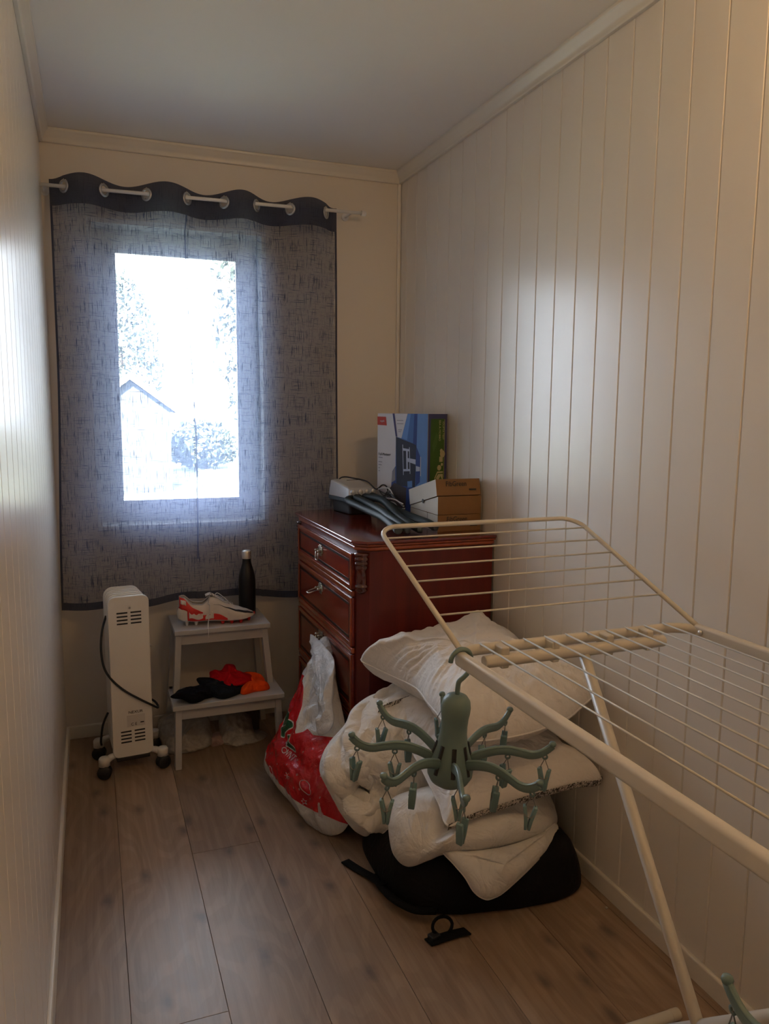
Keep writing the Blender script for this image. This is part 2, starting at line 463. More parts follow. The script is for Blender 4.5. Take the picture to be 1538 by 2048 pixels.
M_band = curtain_mat('sheer_linen_band', .93, .998, (.12,.125,.15), 4.1, .35)
RODY, RODZ = -.095, 2.176
G = [.081,.222,.375,.528,.671,.801,.939,1.092]
XL, XR = .030, 1.150
def cphase(x):
    if x <= G[0]: return (x-G[0])/(G[1]-G[0])*PI*1.4
    if x >= G[7]: return (7+(x-G[7])/(G[7]-G[6])*1.6)*PI
    for i in range(7):
        if x <= G[i+1]: return (i+(x-G[i])/(G[i+1]-G[i]))*PI
def sst(a,b,x):
    t = min(max((x-a)/(b-a),0),1); return t*t*(3-2*t)
def pleat_x(xc, z): return xc+.010*math.sin(z*2.2)
def cy(x, z):
    top = sst(1.75, 2.13, z)
    y = RODY - (.008+.034*top)*math.sin(cphase(x))
    low = 1-sst(.6, 1.7, z)
    y += (1-top)*(.010*math.sin(x*9.5+.6) + .006*math.sin(x*21+1.3+z*.8)) 
    y += low*(.016*math.sin(x*13.5+2.2) + .007*math.sin(x*29+z*2))
    # two tight pleats that run down from the heading
    for xc, s in ((.532,.006),(.806,.007)):
        k = (1-sst(2.06,2.14,z))*(.35+.65*sst(.5,1.5,z)); tt = (x-pleat_x(xc,z))/.020
        if abs(tt) < 1: y -= .012*k*math.cos(tt*PI/2)**2
    # right-hand part hangs back against the wall
    y += (1-top)*.028*sst(.86,1.05,x)
    y += .0015*noise.noise(Vector((x*8, z*5, 1)))
    y += .034*math.exp(-((x-.74)/.09)**2)*(1-sst(.78,1.05,z))
    return min(y, -.022)
def czb(x):   # hem line
    return .556 + .026*math.exp(-((x-.47)/.17)**2) + .012*math.sin(x*11+.4) - .004*math.sin(x*23)
def cxx(x, z):
    dx = 0
    for xc in (.532,.806):
        tt = (x-pleat_x(xc,z))/.020
        if abs(tt) < 1: dx -= .0085*math.sin(PI*tt)*(1-sst(2.04,2.12,z))*(.45+.55*sst(.7,1.5,z))
    return x + dx + (-.026*(1-sst(.55,1.6,z)))*(1-x/1.1)
cu = thing('curtain', 'blue-grey sheer linen eyelet curtain hanging over the window', 'curtain', (.59, RODY, .55))
ZT, ZBAND, ZH = 2.214, 2.112, .030
def ctop(x): return ZT + .007*math.sin(cphase(x))
def hole(x, z):
    return any(math.hypot((x-g)*1.28, z-RODZ) < .0185 for g in G)
def cloth(za, zb, nv, nu=460, holes=False):
    def fn(u, v):
        x = XL+(XR-XL)*u
        z = za(x)+(zb(x)-za(x))*v
        return (cxx(x,z), cy(x,z), z)
    mb = MB().grid(fn, nu, nv, skip=(lambda u,v: hole(XL+(XR-XL)*u, za(0)+(zb(.3)-za(.3))*v)) if holes else None)
    return mb
def add_uv(o, mb, fn=None):
    me = o.data; uvl = me.uv_layers.new(name='UVMap')
    base = ORI.get(o.name, Vector())
    co = np.array([tuple(v) for v in mb.v])
    li = np.empty(len(me.loops), dtype=np.int32); me.loops.foreach_get('vertex_index', li)
    uv = (co[:,[0,2]] if fn is None else np.array([fn(p) for p in mb.v]))
    uvl.data.foreach_set('uv', uv[li].astype(np.float32).ravel())
mbb = cloth(lambda x: ZBAND, ctop, 26, 460, True); ob = mbb.build('heading_band', M_band, cu, smooth=True); add_uv(ob, mbb)
mbb = cloth(lambda x: czb(x)+ZH, lambda x: ZBAND+.0005, 110, 460); ob = mbb.build('panel', M_cur, cu, smooth=True); add_uv(ob, mbb)
mbb = cloth(czb, lambda x: czb(x)+ZH, 5, 460); ob = mbb.build('hem', M_band, cu, smooth=True); add_uv(ob, mbb)
# a pressed fold line down the middle, several layers thick
M_fold = curtain_mat('sheer_linen_fold', .80, .985, (.26,.30,.46), 2.2, .5)
mbb = MB().grid(lambda u,v: (lambda x,z: (cxx(.532,z)+x-.532+.010*math.sin(z*2.2), cy(.532,z)-.014, z))(.529+.006*u, .75+(ZBAND-.75)*v), 2, 90)
ob = mbb.build('pressed_fold', M_fold, cu, smooth=True); add_uv(ob, mbb)
# side hems: narrow doubled edges
for xa in (XL, XR-.008):
    mbb = MB().grid(lambda u,v,xa=xa: (lambda x,z: (cxx(x,z), cy(x,z)-.0015, z))(xa+.008*u, czb(xa)+ZH+(ZBAND-czb(xa)-ZH)*v), 2, 90)
    ob = mbb.build('side_hem', M_band, cu, smooth=True); add_uv(ob, mbb)
M_eye = mat('eyelet_steel', (.50,.52,.55), .30, .85, var=.03)
for g in G:
    e = .004
    tx = Vector((2*e, cy(g+e,RODZ)-cy(g-e,RODZ), 0)).normalized()
    nr = tx.cross(Vector((0,0,1)))
    mt = Matrix((tx, Vector((0,0,1)), nr)).transposed().to_4x4()
    prof = [(.0155,-.002),(.0165,-.0038),(.0205,-.0034),(.0245,-.001),(.0245,.001),(.0205,.0034),(.0165,.0038),(.0155,.002),(.0155,-.002)]
    MB().lathe(prof, (g, cy(g,RODZ), RODZ), 32, M=mt).build('eyelet', M_eye, cu, smooth=True)
rod = thing('curtain_rod', 'thin white curtain rod above the window', 'curtain rod', (.62, RODY, RODZ))
M_rod = mat('rod_white', (.80,.80,.80), .35, var=.02)
MB().tube([(.0, RODY, RODZ-.002), (1.248, RODY, RODZ+.013)], .0068, 16).build('pole', M_rod, rod, smooth=True)
MB().lathe([(0,0),(.0105,0),(.0115,.004),(.0115,.018),(.009,.022),(0,.022)], (1.246, RODY, RODZ+.013), 20, M=Matrix.Rotation(PI/2,4,'Y')).build('end_cap', M_rod, rod, bevel=.001)
for xb in (.012, 1.205):
    zz = RODZ-.002+.015*xb/1.248
    MB().tube([(xb, 0, zz), (xb, RODY+.004, zz)], .005, 10).lathe([(0,-.006),(.016,-.006),(.016,0),(0,0)], (xb, 0, zz), 20, M=Matrix.Rotation(-PI/2,4,'X')).build('bracket', M_rod, rod, smooth=False)
# ------------------------------------------------------------------ outdoors, seen through the curtain
M_lawn = mat('lawn_grass', (.150,.165,.125), .9, var=.35, vscale=3, bump=.5, bscale=40)
gd = MB().grid(lambda u,v: (-14+32*u, .6+34*v, -.45+.25*noise.noise(Vector((u*6,v*6,0)))+v*.9), 40, 40).build('lawn', M_lawn, smooth=True); tag(gd, kind='structure')
M_leaf = mat('leaf_green', (.042,.055,.038), .6, var=.35, vscale=9)
M_leaf2 = mat('leaf_pale_green', (.055,.07,.045), .6, var=.3, vscale=9)
M_bark = mat('bark', (.10,.075,.05), .9, var=.3, vscale=20)
def tree(label, x, y, zb, h, r, n, lm, seed, name='garden_tree', cat='tree'):
    R = random.Random(seed); t = thing(name, label, cat, (x,y,zb), group=None)
    MB().tube([(x,y,zb-.3),(x+.05,y,zb+h*.3),(x-.04,y,zb+h*.6)], [r*.09,r*.07,r*.03], 8).build('trunk', M_bark, t, smooth=True)
    mb = MB()
    for i in range(n):
        while True:
            q = Vector((R.uniform(-1,1),R.uniform(-1,1),R.uniform(-1,1)))
            if .25 < q.length < 1: break
        c = Vector((x+q.x*r*(1.05-.25*q.z), y+q.y*r, zb+h*.58+q.z*h*.46))
        a = Vector((R.uniform(-1,1),R.uniform(-1,1),R.uniform(-1,1))).normalized(); b = a.orthogonal().normalized(); s_ = R.uniform(.05,.11)
        mb.add([c-a*s_, c+b*s_*.5, c+a*s_, c-b*s_*.5], [(0,1,2,3)])
    mb.build('crown', lm, t)
tree('leafy birch outside, at the right of the window', 3.35, 11.5, -.2, 7.2, .95, 3600, M_leaf, 3)
tree('dark round tree outside, at the left of the window', 1.0, 17.5, .2, 4.4, .9, 1800, M_leaf, 5)
tree('pale green shrub outside, low in the right half of the window', 2.5, 14.5, -.1, 1.2, .8, 2200, M_leaf2, 8, 'garden_shrub', 'shrub')
# small garden house with a pitched roof
gh = thing('garden_house', 'small grey garden house with white bargeboards beyond the window', 'house', (.85, 12.2, -.2))
M_clad = mat('house_cladding', (.022,.028,.038), .7, var=.15, vscale=4)
hx0,hx1,hy0,hy1 = .15,1.55,11.6,13.2
mb = MB().box((hx0,hy0,-.3),(hx1,hy1,1.35)); cxm=(hx0+hx1)/2
mb.add([(hx0,hy0,1.35),(hx1,hy0,1.35),(cxm,hy0,1.85),(hx0,hy1,1.35),(hx1,hy1,1.35),(cxm,hy1,1.85)], [(0,1,2),(3,5,4),(0,2,5,3),(1,4,5,2)])
mb.build('walls', M_clad, gh)
for sx,ex in ((hx0-.15,cxm),(hx1+.15,cxm)):
    e0 = Vector((sx,hy0-.12,1.27)); e1 = Vector((ex,hy0-.12,1.90)); dz = Vector((0,0,.09)); dy = Vector((0,1.9,0))
    MB().add([e0,e1,e1+dz,e0+dz,e0+dy,e1+dy,e1+dz+dy,e0+dz+dy],[(0,1,2,3),(7,6,5,4),(0,4,5,1),(1,5,6,2),(2,6,7,3),(3,7,4,0)]).build('roof_slope', mat('roof_slate',(.05,.055,.065),.7), gh)
    MB().add([e0-Vector((0,.03,.03)),e1-Vector((0,.03,.03)),e1+dz-Vector((0,.03,0)),e0+dz-Vector((0,.03,0)),e0-Vector((0,0,.03)),e1-Vector((0,0,.03)),e1+dz,e0+dz],[(0,1,2,3),(7,6,5,4),(0,4,5,1),(1,5,6,2),(2,6,7,3),(3,7,4,0)]).build('bargeboard', M_winwhite, gh)

# ------------------------------------------------------------------ oil radiator
HX, HY, HA = .243, -.385, math.radians(5.5)
HM = RZ(HA, (HX,HY,0))
ht = thing('oil_heater', 'white finned oil-filled electric heater on black castors', 'heater', (HX,HY,0))
M_heat = mat('heater_enamel', (.74,.71,.65), .38, var=.02, bump=.02, bscale=200)
M_black = mat('black_plastic', (.014,.014,.015), .5, var=.1)
def rrect(w,h,r,n=6):
    out = []
    for cx_,cz_,a0 in ((w/2-r,h-r,0),(-w/2+r,h-r,90),(-w/2+r,r,180),(w/2-r,r,270)):
        for k in range(n+1):
            a = math.radians(a0+90*k/n); out.append((cx_+r*math.cos(a), cz_+r*math.sin(a)))
    return out
XZ = Matrix(((1,0,0,0),(0,0,-1,0),(0,1,0,0),(0,0,0,1)))      # prism x,y -> x,z ; extrude towards -y
def fin(w,h,r,th,y,z0): return MB().prism(rrect(w,h,r), th, M=HM @ Matrix.Translation((0,y,z0)) @ XZ)
fin(.146,.618,.026,.016,.0,.062).build('front_panel', M_heat, ht, bevel=.004, seg=3)
for k in range(6):
    yb = .012+.027*(k+1)
    mb = fin(.146-.002*k,.612,.034,.008,yb,.066)
    mb.tube([HM @ Vector((0,yb-.012,.11)), HM @ Vector((0,yb+.02,.11))], .022, 12).tube([HM @ Vector((0,yb-.012,.62)), HM @ Vector((0,yb+.02,.62))], .022, 12)
    mb.build('fin', M_heat, ht, bevel=.003, seg=2)
# vent slots, black strips on the panel face in place of shaded openings
for z0 in (.075+.045, .52+.055):
    for i in range(4):
        for x0 in (-.043, .006):
            MB().box((x0,-.0166,z0+i*.0135),(x0+.038,-.0145,z0+i*.0135+.0055), M=HM).build('vent_slot', M_black, ht)
MB().lathe([(0,0),(.0035,0),(.004,.001),(.0035,.002),(0,.002)], HM @ Vector((.004,-.016,.635)), 14, M=Matrix.Rotation(PI/2,4,'X')).build('screw', mat('screw_steel',(.4,.39,.37),.4,.8), ht)
MB().tube([HM @ Vector((.074,.03,.47)), HM @ Vector((.083,.03,.47))], .004, 10).build('screw', bpy.data.materials['screw_steel'], ht)
# rating plate and printing
MB().box((-.02,-.0168,.180),(.045,-.0158,.225), M=HM).build('rating_plate', mat('plate_print',(.62,.59,.55),.5), ht)
def text_part(s, size, M, material, parent, name='lettering', extrude=.0002, align='CENTER', shear=0, font_scale=(1,1)):
    cu_ = bpy.data.curves.new(name,'FONT'); cu_.body = s; cu_.size = size; cu_.extrude = extrude; cu_.align_x = align; cu_.align_y='CENTER'; cu_.shear = shear
    cu_.resolution_u = 3
    tmp = bpy.data.objects.new('tmp', cu_); COL.objects.link(tmp)
    dg = bpy.context.evaluated_depsgraph_get(); me = bpy.data.meshes.new_from_object(tmp.evaluated_get(dg))
    bpy.data.objects.remove(tmp); bpy.data.curves.remove(cu_)
    base = ORI.get(parent.name, Vector())
    me.transform(Matrix.Diagonal((font_scale[0],font_scale[1],1,1))); me.transform(Matrix.Translation(-base) @ M)
    me.materials.clear(); me.materials.append(material)
    me.name = name
    o = bpy.data.objects.new(name, me); COL.objects.link(o); o.parent = parent; ORI[o.name] = base
    return o
M_ink = mat('black_ink', (.02,.018,.016), .6)
FACE = Matrix.Rotation(PI/2, 4, 'X')          # text upright, reading from -y
text_part('NEXUR', .0145, HM @ Matrix.Translation((.012,-.0172,.236)) @ FACE, M_ink, ht, font_scale=(1.1,1))
text_part('C E', .015, HM @ Matrix.Translation((.005,-.0173,.189)) @ FACE, M_ink, ht)
MB().box((.028,-.0173,.191),(.041,-.0160,.195), M=HM).build('print_mark', M_ink, ht)
# feet: white bracket with two castors, front and back
for yf in (-.014, .165):
    for sx in (-1,1):
        br = MB()
        br.tube([HM @ Vector((sx*.045,yf+.022,.074)), HM @ Vector((sx*.080,yf+.010,.070)), HM @ Vector((sx*.104,yf-.002,.060))], [.010,.012,.015], 12)
        br.lathe([(0,0),(.02,0),(.02,.026),(.016,.032),(0,.033)], HM @ Vector((sx*.106,yf-.005,.048)), 18)
        br.build('foot_bracket', M_heat, ht, smooth=True)
    MB().box((-.06,yf-.004,.050),(.06,yf+.03,.066), M=HM).build('cross_bar', M_black, ht, bevel=.003)
    for sx in (-1,1):
        c = HM @ Vector((sx*.106,yf-.010,.0255)); Mw = Matrix.Rotation(HA+math.radians(18*sx),4,'Z') @ Matrix.Rotation(PI/2,4,'X')
        MB().lathe([(0,-.018),(.020,-.018),(.0255,-.013),(.0255,-.003),(.022,0),(.0255,.003),(.0255,.013),(.020,.018),(0,.018)], c, 24, M=Mw).build('castor', M_black, ht, smooth=True)
# power cable looped round the body
cp = [at(212,1232,y=-.33), at(204,1262,y=-.36), at(202,1300,y=-.385), at(208,1335,y=-.40), at(222,1358,y=-.407), at(247,1380,y=-.409), at(275,1396,y=-.407), at(302,1409,y=-.40), at(316,1415,y=-.37), at(312,1405,y=-.33), at(300,1398,y=-.29), at(280,1400,y=-.18)]
MB().tube(bez(cp,8), .0042, 10).build('power_cable', M_black, ht, smooth=True)
cp = [at(216,1425,y=-.30), at(206,1450,y=-.31), at(202,1480,y=-.30), (at(203,1490,y=-.29))]
MB().tube(bez(cp,8), .0042, 10).build('power_cable', M_black, ht, smooth=True)

# ------------------------------------------------------------------ step stool
st = thing('step_stool', 'two-step grey painted wooden step stool under the window', 'step stool', (.605,-.24,0))
M_stool = mat('stool_paint', (.44,.43,.42), .45, var=.05, vscale=8, bump=.05, bscale=20, bstretch=(.3,1,1))
def slab(x0,x1,y0,y1,z0,z1,nm): return MB().box((x0,y0,z0),(x1,y1,z1)).build(nm, M_stool, st, bevel=.003)
slab(.415,.795,-.295,-.035,.480,.500,'top_tread')
slab(.388,.818,-.438,-.235,.230,.250,'step_tread')
def leg(p0, p1, wx, wy):
    p0,p1 = Vector(p0),Vector(p1)
    vs = [p+Vector((sx*wx/2,sy*wy/2,0)) for p in (p0,p1) for sx,sy in ((-1,-1),(1,-1),(1,1),(-1,1))]
    return MB().add(vs,[(0,3,2,1),(4,5,6,7),(0,1,5,4),(1,2,6,5),(2,3,7,6),(3,0,4,7)])
for sx in (-1,1):
    xc = .603
    leg((xc+sx*.2,-.424,0),(xc+sx*.192,-.405,.230),.024,.040).build('leg', M_stool, st, bevel=.002)
    leg((xc+sx*.203,-.055,0),(xc+sx*.168,-.075,.480),.024,.040).build('leg', M_stool, st, bevel=.002)
    leg((xc+sx*.189,-.285,.230),(xc+sx*.170,-.262,.480),.024,.038).build('upright', M_stool, st, bevel=.002)
    leg((xc+sx*.190,-.40,.205),(xc+sx*.188,-.07,.205),.018,.04).build('side_rail', M_stool, st, bevel=.002)
MB().box((.44,-.278,.437),(.766,-.260,.480)).build('apron', M_stool, st, bevel=.002)
MB().box((.425,-.085,.437),(.781,-.067,.480)).build('apron', M_stool, st, bevel=.002)
MB().box((.413,-.418,.187),(.793,-.400,.230)).build('apron', M_stool, st, bevel=.002)

# ------------------------------------------------------------------ bottle
bt = thing('water_bottle', 'matt black metal water bottle with steel cap on the stool', 'bottle', (.733,-.125,.5))
M_bott = mat('bottle_black', (.016,.016,.018), .38, .3, var=.1)
M_steel = mat('brushed_steel', (.78,.76,.72), .33, .75, var=.04, bump=.05, bscale=80, bstretch=(1,1,12))
MB().lathe([(0,0),(.033,0),(.0355,.003),(.0355,.148),(.034,.165),(.0295,.185),(.0235,.205),(.019,.222),(.0175,.236),(.0175,.243),(0,.243)], (.733,-.125,.5), 40).build('body', M_bott, bt, smooth=True)
MB().lathe([(.0175,.240),(.0195,.241),(.0200,.2435),(.0200,.268),(.0185,.2735),(.014,.2765),(0,.277)], (.733,-.125,.5), 36).build('cap', M_steel, bt, smooth=True)

# ------------------------------------------------------------------ football boot
sh = thing('football_boot', 'white football boot with red heel and black stripe on the stool', 'shoe', (.60,-.19,.5))
SM = RZ(math.radians(-4), (.595,-.212,.5))
def lerp_tab(tab, t):
    for (a,va),(b,vb) in zip(tab[:-1],tab[1:]):
        if t <= b:
            f = (t-a)/(b-a); f = f*f*(3-2*f)*.5+f*.5
            return va+(vb-va)*f
    return tab[-1][1]
T_w = [(0,.018),(.04,.029),(.15,.034),(.35,.033),(.55,.041),(.72,.048),(.86,.042),(.95,.027),(1,.006)]
T_h = [(0,.122),(.06,.124),(.18,.096),(.30,.092),(.40,.112),(.50,.106),(.62,.082),(.75,.061),(.88,.047),(.96,.037),(1,.026)]
T_b = [(0,.030),(.05,.021),(.2,.017),(.4,.018),(.6,.015),(.8,.016),(.93,.022),(1,.028)]
T_g = [(0,.30),(.05,.34),(.12,.42),(.28,.44),(.36,.34),(.42,.10),(.46,0),(1,0)]
LEN = .300
def shoe(t, v, side, off=0):
    """v 0 (sole edge) .. 1 (top middle or collar)"""
    w_, h_, b_, g = (lerp_tab(T,t) for T in (T_w,T_h,T_b,T_g))
    w_ += off; h_ += off
    a = (1-v)*(PI*.60) + v*(g*PI*.5)
    ex = .80
    y = math.copysign(abs(math.sin(a))**ex, math.sin(a))*w_
    zc = b_+(h_-b_)*.36
    if a <= PI/2: z = zc + (h_-zc)*(math.cos(a)**ex)
    else: z = zc + (zc-b_)*(math.cos(a)/abs(math.cos(PI*.60)))
    heel = .010*math.sin(min(1,(z-.02)/.06)*PI)*(1-sst(0,.12,t))
    return SM @ Vector((-LEN/2+LEN*t-heel, side*-y, z))
M_bw = mat('boot_cream', (.66,.60,.54), .45, var=.06, vscale=30, bump=.12, bscale=120)
M_bred = mat('boot_red', (.62,.022,.018), .4, var=.06)
M_blk = mat('boot_black', (.012,.012,.018), .35, var=.1)
M_lin = mat('boot_lining', (.10,.05,.045), .9)
M_lace = mat('lace_grey', (.55,.54,.55), .8, bump=.2, bscale=300)
mb = MB()
for s_ in (1,-1): mb.grid(lambda u,v,s_=s_: shoe(u,v,s_), 60, 22)
mb.build('upper', M_bw, sh, smooth=True, solid=.0025)
def patch(nm, material, t0, t1, lo, hi, off=.0016, n=40, side=1, nv=8):
    MB().grid(lambda u,v: shoe(t0+(t1-t0)*u, lo(u)+(hi(u)-lo(u))*v, side, off), n, nv).build(nm, material, sh, smooth=True, solid=.0008)
patch('heel_counter', M_bred, 0, .30, lambda u:.30+.0*u, lambda u:.98-.62*u**1.1)
patch('heel_counter', M_bred, 0, .30, lambda u:.30+.0*u, lambda u:.98-.62*u**1.1, side=-1)
patch('side_panel', M_bred, .10, .62, lambda u:.02, lambda u:.36-.30*u+.03*math.sin(u*9))
patch('heel_badge', M_bw, .015, .085, lambda u:.50, lambda u:.74, .0026, 10)
patch('sole_badge', M_bw, .12, .30, lambda u:.10+.03*math.sin(u*7), lambda u:.30-.05*abs(math.sin(u*9)), .0026, 20)
patch('sole_badge', M_bw, .33, .44, lambda u:.05, lambda u:.13+.07*abs(math.sin(u*6)), .0026, 20)
patch('swoosh', M_blk, .44, .985, lambda u:.42-.02*u+.06*math.sin(u*2.4), lambda u:.43-.02*u+.06*math.sin(u*2.4)+.42*max(0,(u-.08))**1.6, .0022)
patch('collar_trim', mat('collar_grey',(.36,.35,.36),.8), .02, .42, lambda u:.90, lambda u:1.0, .0022)
patch('collar_trim', bpy.data.materials['collar_grey'], .02, .42, lambda u:.90, lambda u:1.0, .0022, side=-1)
MB().grid(lambda u,v: SM @ Vector((-LEN/2+.012+LEN*.40*u, (v-.5)*.046, .030+.006*math.sin(v*PI))), 10, 6).build('insole', M_lin, sh, smooth=True)
# sole plate and studs
mb = MB()
mb.grid(lambda u,v: (lambda w_,b_: SM @ Vector((-LEN/2+LEN*u, (v-.5)*2*w_*.96, b_-.004+.010*abs(2*v-1)**3)))(lerp_tab(T_w,u), lerp_tab(T_b,u)), 50, 12)
mb.build('sole_plate', M_bred, sh, smooth=True, solid=.003)
M_stud = mat('stud_white', (.60,.58,.55), .4)
for i,(t,sd) in enumerate([(.09,1),(.21,1),(.09,-1),(.21,-1),(.56,1),(.68,1),(.80,1),(.58,-1),(.70,-1),(.82,-1),(.92,0)]):
    w_ = lerp_tab(T_w,t)*.68; b_ = lerp_tab(T_b,t)
    c = SM @ Vector((-LEN/2+LEN*t, -sd*w_, 0))
    MB().lathe([(0,0.0002),(.0045,.0002),(.006,.004),(.010,b_+.001)], c, 12).build('stud', M_stud if t<.3 else M_bred, sh, smooth=True)
# tongue, laces
MB().grid(lambda u,v: SM @ Vector((-LEN/2+LEN*(.34+.20*u), (v-.5)*.036*(1-.3*u), lerp_tab(T_h,.34+.20*u)+.018*(1-u)-.004*abs(2*v-1)**2)), 10, 8).build('tongue', M_bw, sh, smooth=True, solid=.003)
lc = []
for k in range(7):
    t = .44+.042*k; s_ = 1 if k%2 else -1
    p = shoe(t, .80, s_, .004); q = shoe(t+.02, 1.0, 1, .006); lc += [p, q]
MB().tube(bez(lc,6), .0020, 8).build('lace', M_lace, sh, smooth=True)
lb = [shoe(.44,.86,1,.006), shoe(.40,.75,1,.012)+Vector((0,-.004,.02)), shoe(.37,.6,1,.012), shoe(.39,.4,1,.006), at(411,1228,y=-.25), at(409,1252,y=-.30), at(408,1262,y=-.299)]
lb[-2] = Vector((.545,-.2985,.500)); lb[-1] = Vector((.544,-.3005,.463)); lb[-3] = Vector((.548,-.272,.5045))
MB().tube(bez(lb,8), .0019, 8).build('lace', M_lace, sh, smooth=True)
lb = [shoe(.46,.9,1,.006), shoe(.50,.9,1,.020), shoe(.60,.85,1,.018), shoe(.64,.8,1,.006), shoe(.56,.74,1,.006), shoe(.48,.8,1,.008)]
MB().tube(bez(lb,8), .0019, 8).build('lace', M_lace, sh, smooth=True)

# ------------------------------------------------------------------ soft shapes
def puff(pts, center, n, ht_, hb_, rings=30, seg=150, p=2.4, q=.62, wr=(.006,9), wr2=(.002,28), seed=0, gather=(0,40), creases=(), smooth_out=True, flat_below=None, bez_n=8, edge_noise=0.0):
    """soft padded body: outline pts (3D, closed), bulging ht_ along n and hb_ against it; creases: (a,b,depth,width)"""
    n = Vector(n).normalized(); c = Vector(center); off = Vector((seed*3.1, seed*1.7, seed*.9))
    P = resample(bez(pts, bez_n, True) if smooth_out else [Vector(x) for x in pts], seg, True)
    if edge_noise: P = [q_ + (q_-c).normalized()*edge_noise*noise.noise(q_*14+off) for q_ in P]
    ser = [rnd.uniform(.4,1.6) for _ in range(seg)]
    def pos(k, r, sgn):
        b = c+(P[k]-c)*r
        h = (ht_ if sgn>0 else hb_)*max(0,1-r**p)**q
        env = max(0,1-r**8)
        w1 = (1-2*abs(noise.noise(b*wr[1]+off+Vector((0,0,sgn*5)))))*wr[0]
        w2 = (1-2*abs(noise.noise(b*wr2[1]+off*2)))*wr2[0]
        g = gather[0]*math.sin(k/seg*2*PI*gather[1]+3*noise.noise(P[k]*9+off))*(r**3)*max(0,1-r**14)*(.5+noise.noise(P[k]*6-off))
        h += (w1+w2)*env + g
        for (a_,b_,dep,wd) in creases:
            ab = b_-a_; tt = max(0,min(1,(b-a_).dot(ab)/ab.length_squared)); dd = (b-(a_+ab*tt)).length
            if sgn > 0: h -= dep*math.exp(-(dd/wd)**2)*math.sin(PI*min(1,max(.12,tt*.9+.08)))*env
        x = b+n*(h*sgn)
        if flat_below is not None and x.z < flat_below: x.z = flat_below+.0015*(1-r)
        return x
    mb = MB(); vs = []; fs = []
    rs = [math.sin(PI/2*j/rings) for j in range(rings,0,-1)]       # 1 .. small
    for sgn in (1,-1):
        b0 = len(vs)
        for j,r in enumerate(rs):
            if sgn < 0 and j == 0: continue
            vs += [pos(k,r,sgn) for k in range(seg)]
        vs.append(pos(0,0,sgn))
        def idx(j,k):
            k %= seg
            if sgn > 0: return j*seg+k
            return k if j == 0 else b0+(j-1)*seg+k
        for j in range(rings-1):
            for k in range(seg):
                f = (idx(j,k),idx(j,k+1),idx(j+1,k+1),idx(j+1,k)); fs.append(f if sgn>0 else f[::-1])
        last = len(vs)-1
        for k in range(seg):
            f = (idx(rings-1,k),idx(rings-1,k+1),last); fs.append(f if sgn>0 else f[::-1])
    # make faces look outwards
    mb.add(vs, fs); mb.P = P; mb.weldn = True
    return mb
def fabric(name, col, rough=.85, sheen=.25, bump=.25, bscale=55, fscale=14):
    m, t, o = nodes(name); b = P_(t, o, col, rough, sheen=sheen if max(col)>.3 and min(col)>.05 else 0, spec=.25 if min(col)>.05 else .12)
    v = mapped(t); nz = noise_n(t, v, 5, 3)
    r = ramp(t, nz, [(.3,tuple(c*.96 for c in col)),(.7,tuple(min(1,c*1.03) for c in col))]); t.links.new(r.outputs[0], b.inputs['Base Color'])
    n1 = noise_n(t, v, bscale, 4, .6, .6); n2 = noise_n(t, mapped(t,(1,1,1)), fscale, 3, .5, 1.6)
    h = math_n(t,'ADD', math_n(t,'MULTIPLY',n1,.35), math_n(t,'MULTIPLY', math_n(t,'ABSOLUTE', math_n(t,'SUBTRACT',n2,.5)), 1.6))
    bp = N(t,'ShaderNodeBump'); bp.inputs['Strength'].default_value = bump; bp.inputs['Distance'].default_value = .012
    t.links.new(h, bp.inputs['Height']); t.links.new(bp.outputs[0], b.inputs['Normal'])
    return m
# clothes on the lower step
M_cred = fabric('cloth_red', (.42,.004,.010)); M_cor = fabric('cloth_orange', (.80,.075,.008)); M_cblk = fabric('cloth_black', (.006,.006,.008)); M_cnav = fabric('cloth_charcoal', (.012,.015,.020))
def garment(nm, label, pix, material, z, hts, seed, cat='clothing', yc=None):
    pts = [at(u,v,y=yy) for u,v,yy in pix]
    c = sum(pts, Vector())/len(pts); dirn = (CAM-c).normalized(); dirn = (Vector((dirn.x*.3,-.75,.65))).normalized()
    mb = puff(pts, c, dirn, hts[0], hts[1], 18, 90, wr=(.012,22), wr2=(.004,60), seed=seed, flat_below=z, edge_noise=.026)
    o = mb.build(nm, material, smooth=True, weld=True, origin=(c.x,c.y,z)); tag(o, label, cat, 'clothes on the lower step'); return o
garment('crumpled_garment', 'crumpled black garment at the left end of the lower step', [(340,1394,-.42),(362,1385,-.37),(392,1375,-.31),(420,1368,-.30),(432,1385,-.35),(428,1398,-.40),(395,1404,-.43),(365,1400,-.43)], M_cblk, .2508, (.035,.018), 1)
garment('dark_garment', 'dark charcoal bunched garment under the red cloth', [(400,1358,-.26),(440,1362,-.28),(482,1372,-.31),(490,1385,-.37),(470,1396,-.41),(445,1396,-.41),(420,1384,-.37),(402,1370,-.31)], M_cnav, .2508, (.042,.02), 2)
garment('red_garment', 'crumpled red garment on top of the charcoal one', [(414,1342,-.26),(440,1341,-.25),(452,1331,-.24),(468,1333,-.24),(474,1345,-.26),(498,1352,-.29),(500,1370,-.33),(478,1374,-.35),(455,1378,-.36),(435,1366,-.33),(418,1356,-.29)], M_cred, .275, (.030,.012), 3)
garment('orange_garment', 'bright orange garment at the right end of the lower step', [(487,1346,-.24),(510,1347,-.25),(530,1356,-.27),(542,1365,-.32),(535,1376,-.36),(512,1382,-.38),(490,1386,-.39),(484,1375,-.35),(492,1362,-.29)], M_cor, .2508, (.030,.015), 4)
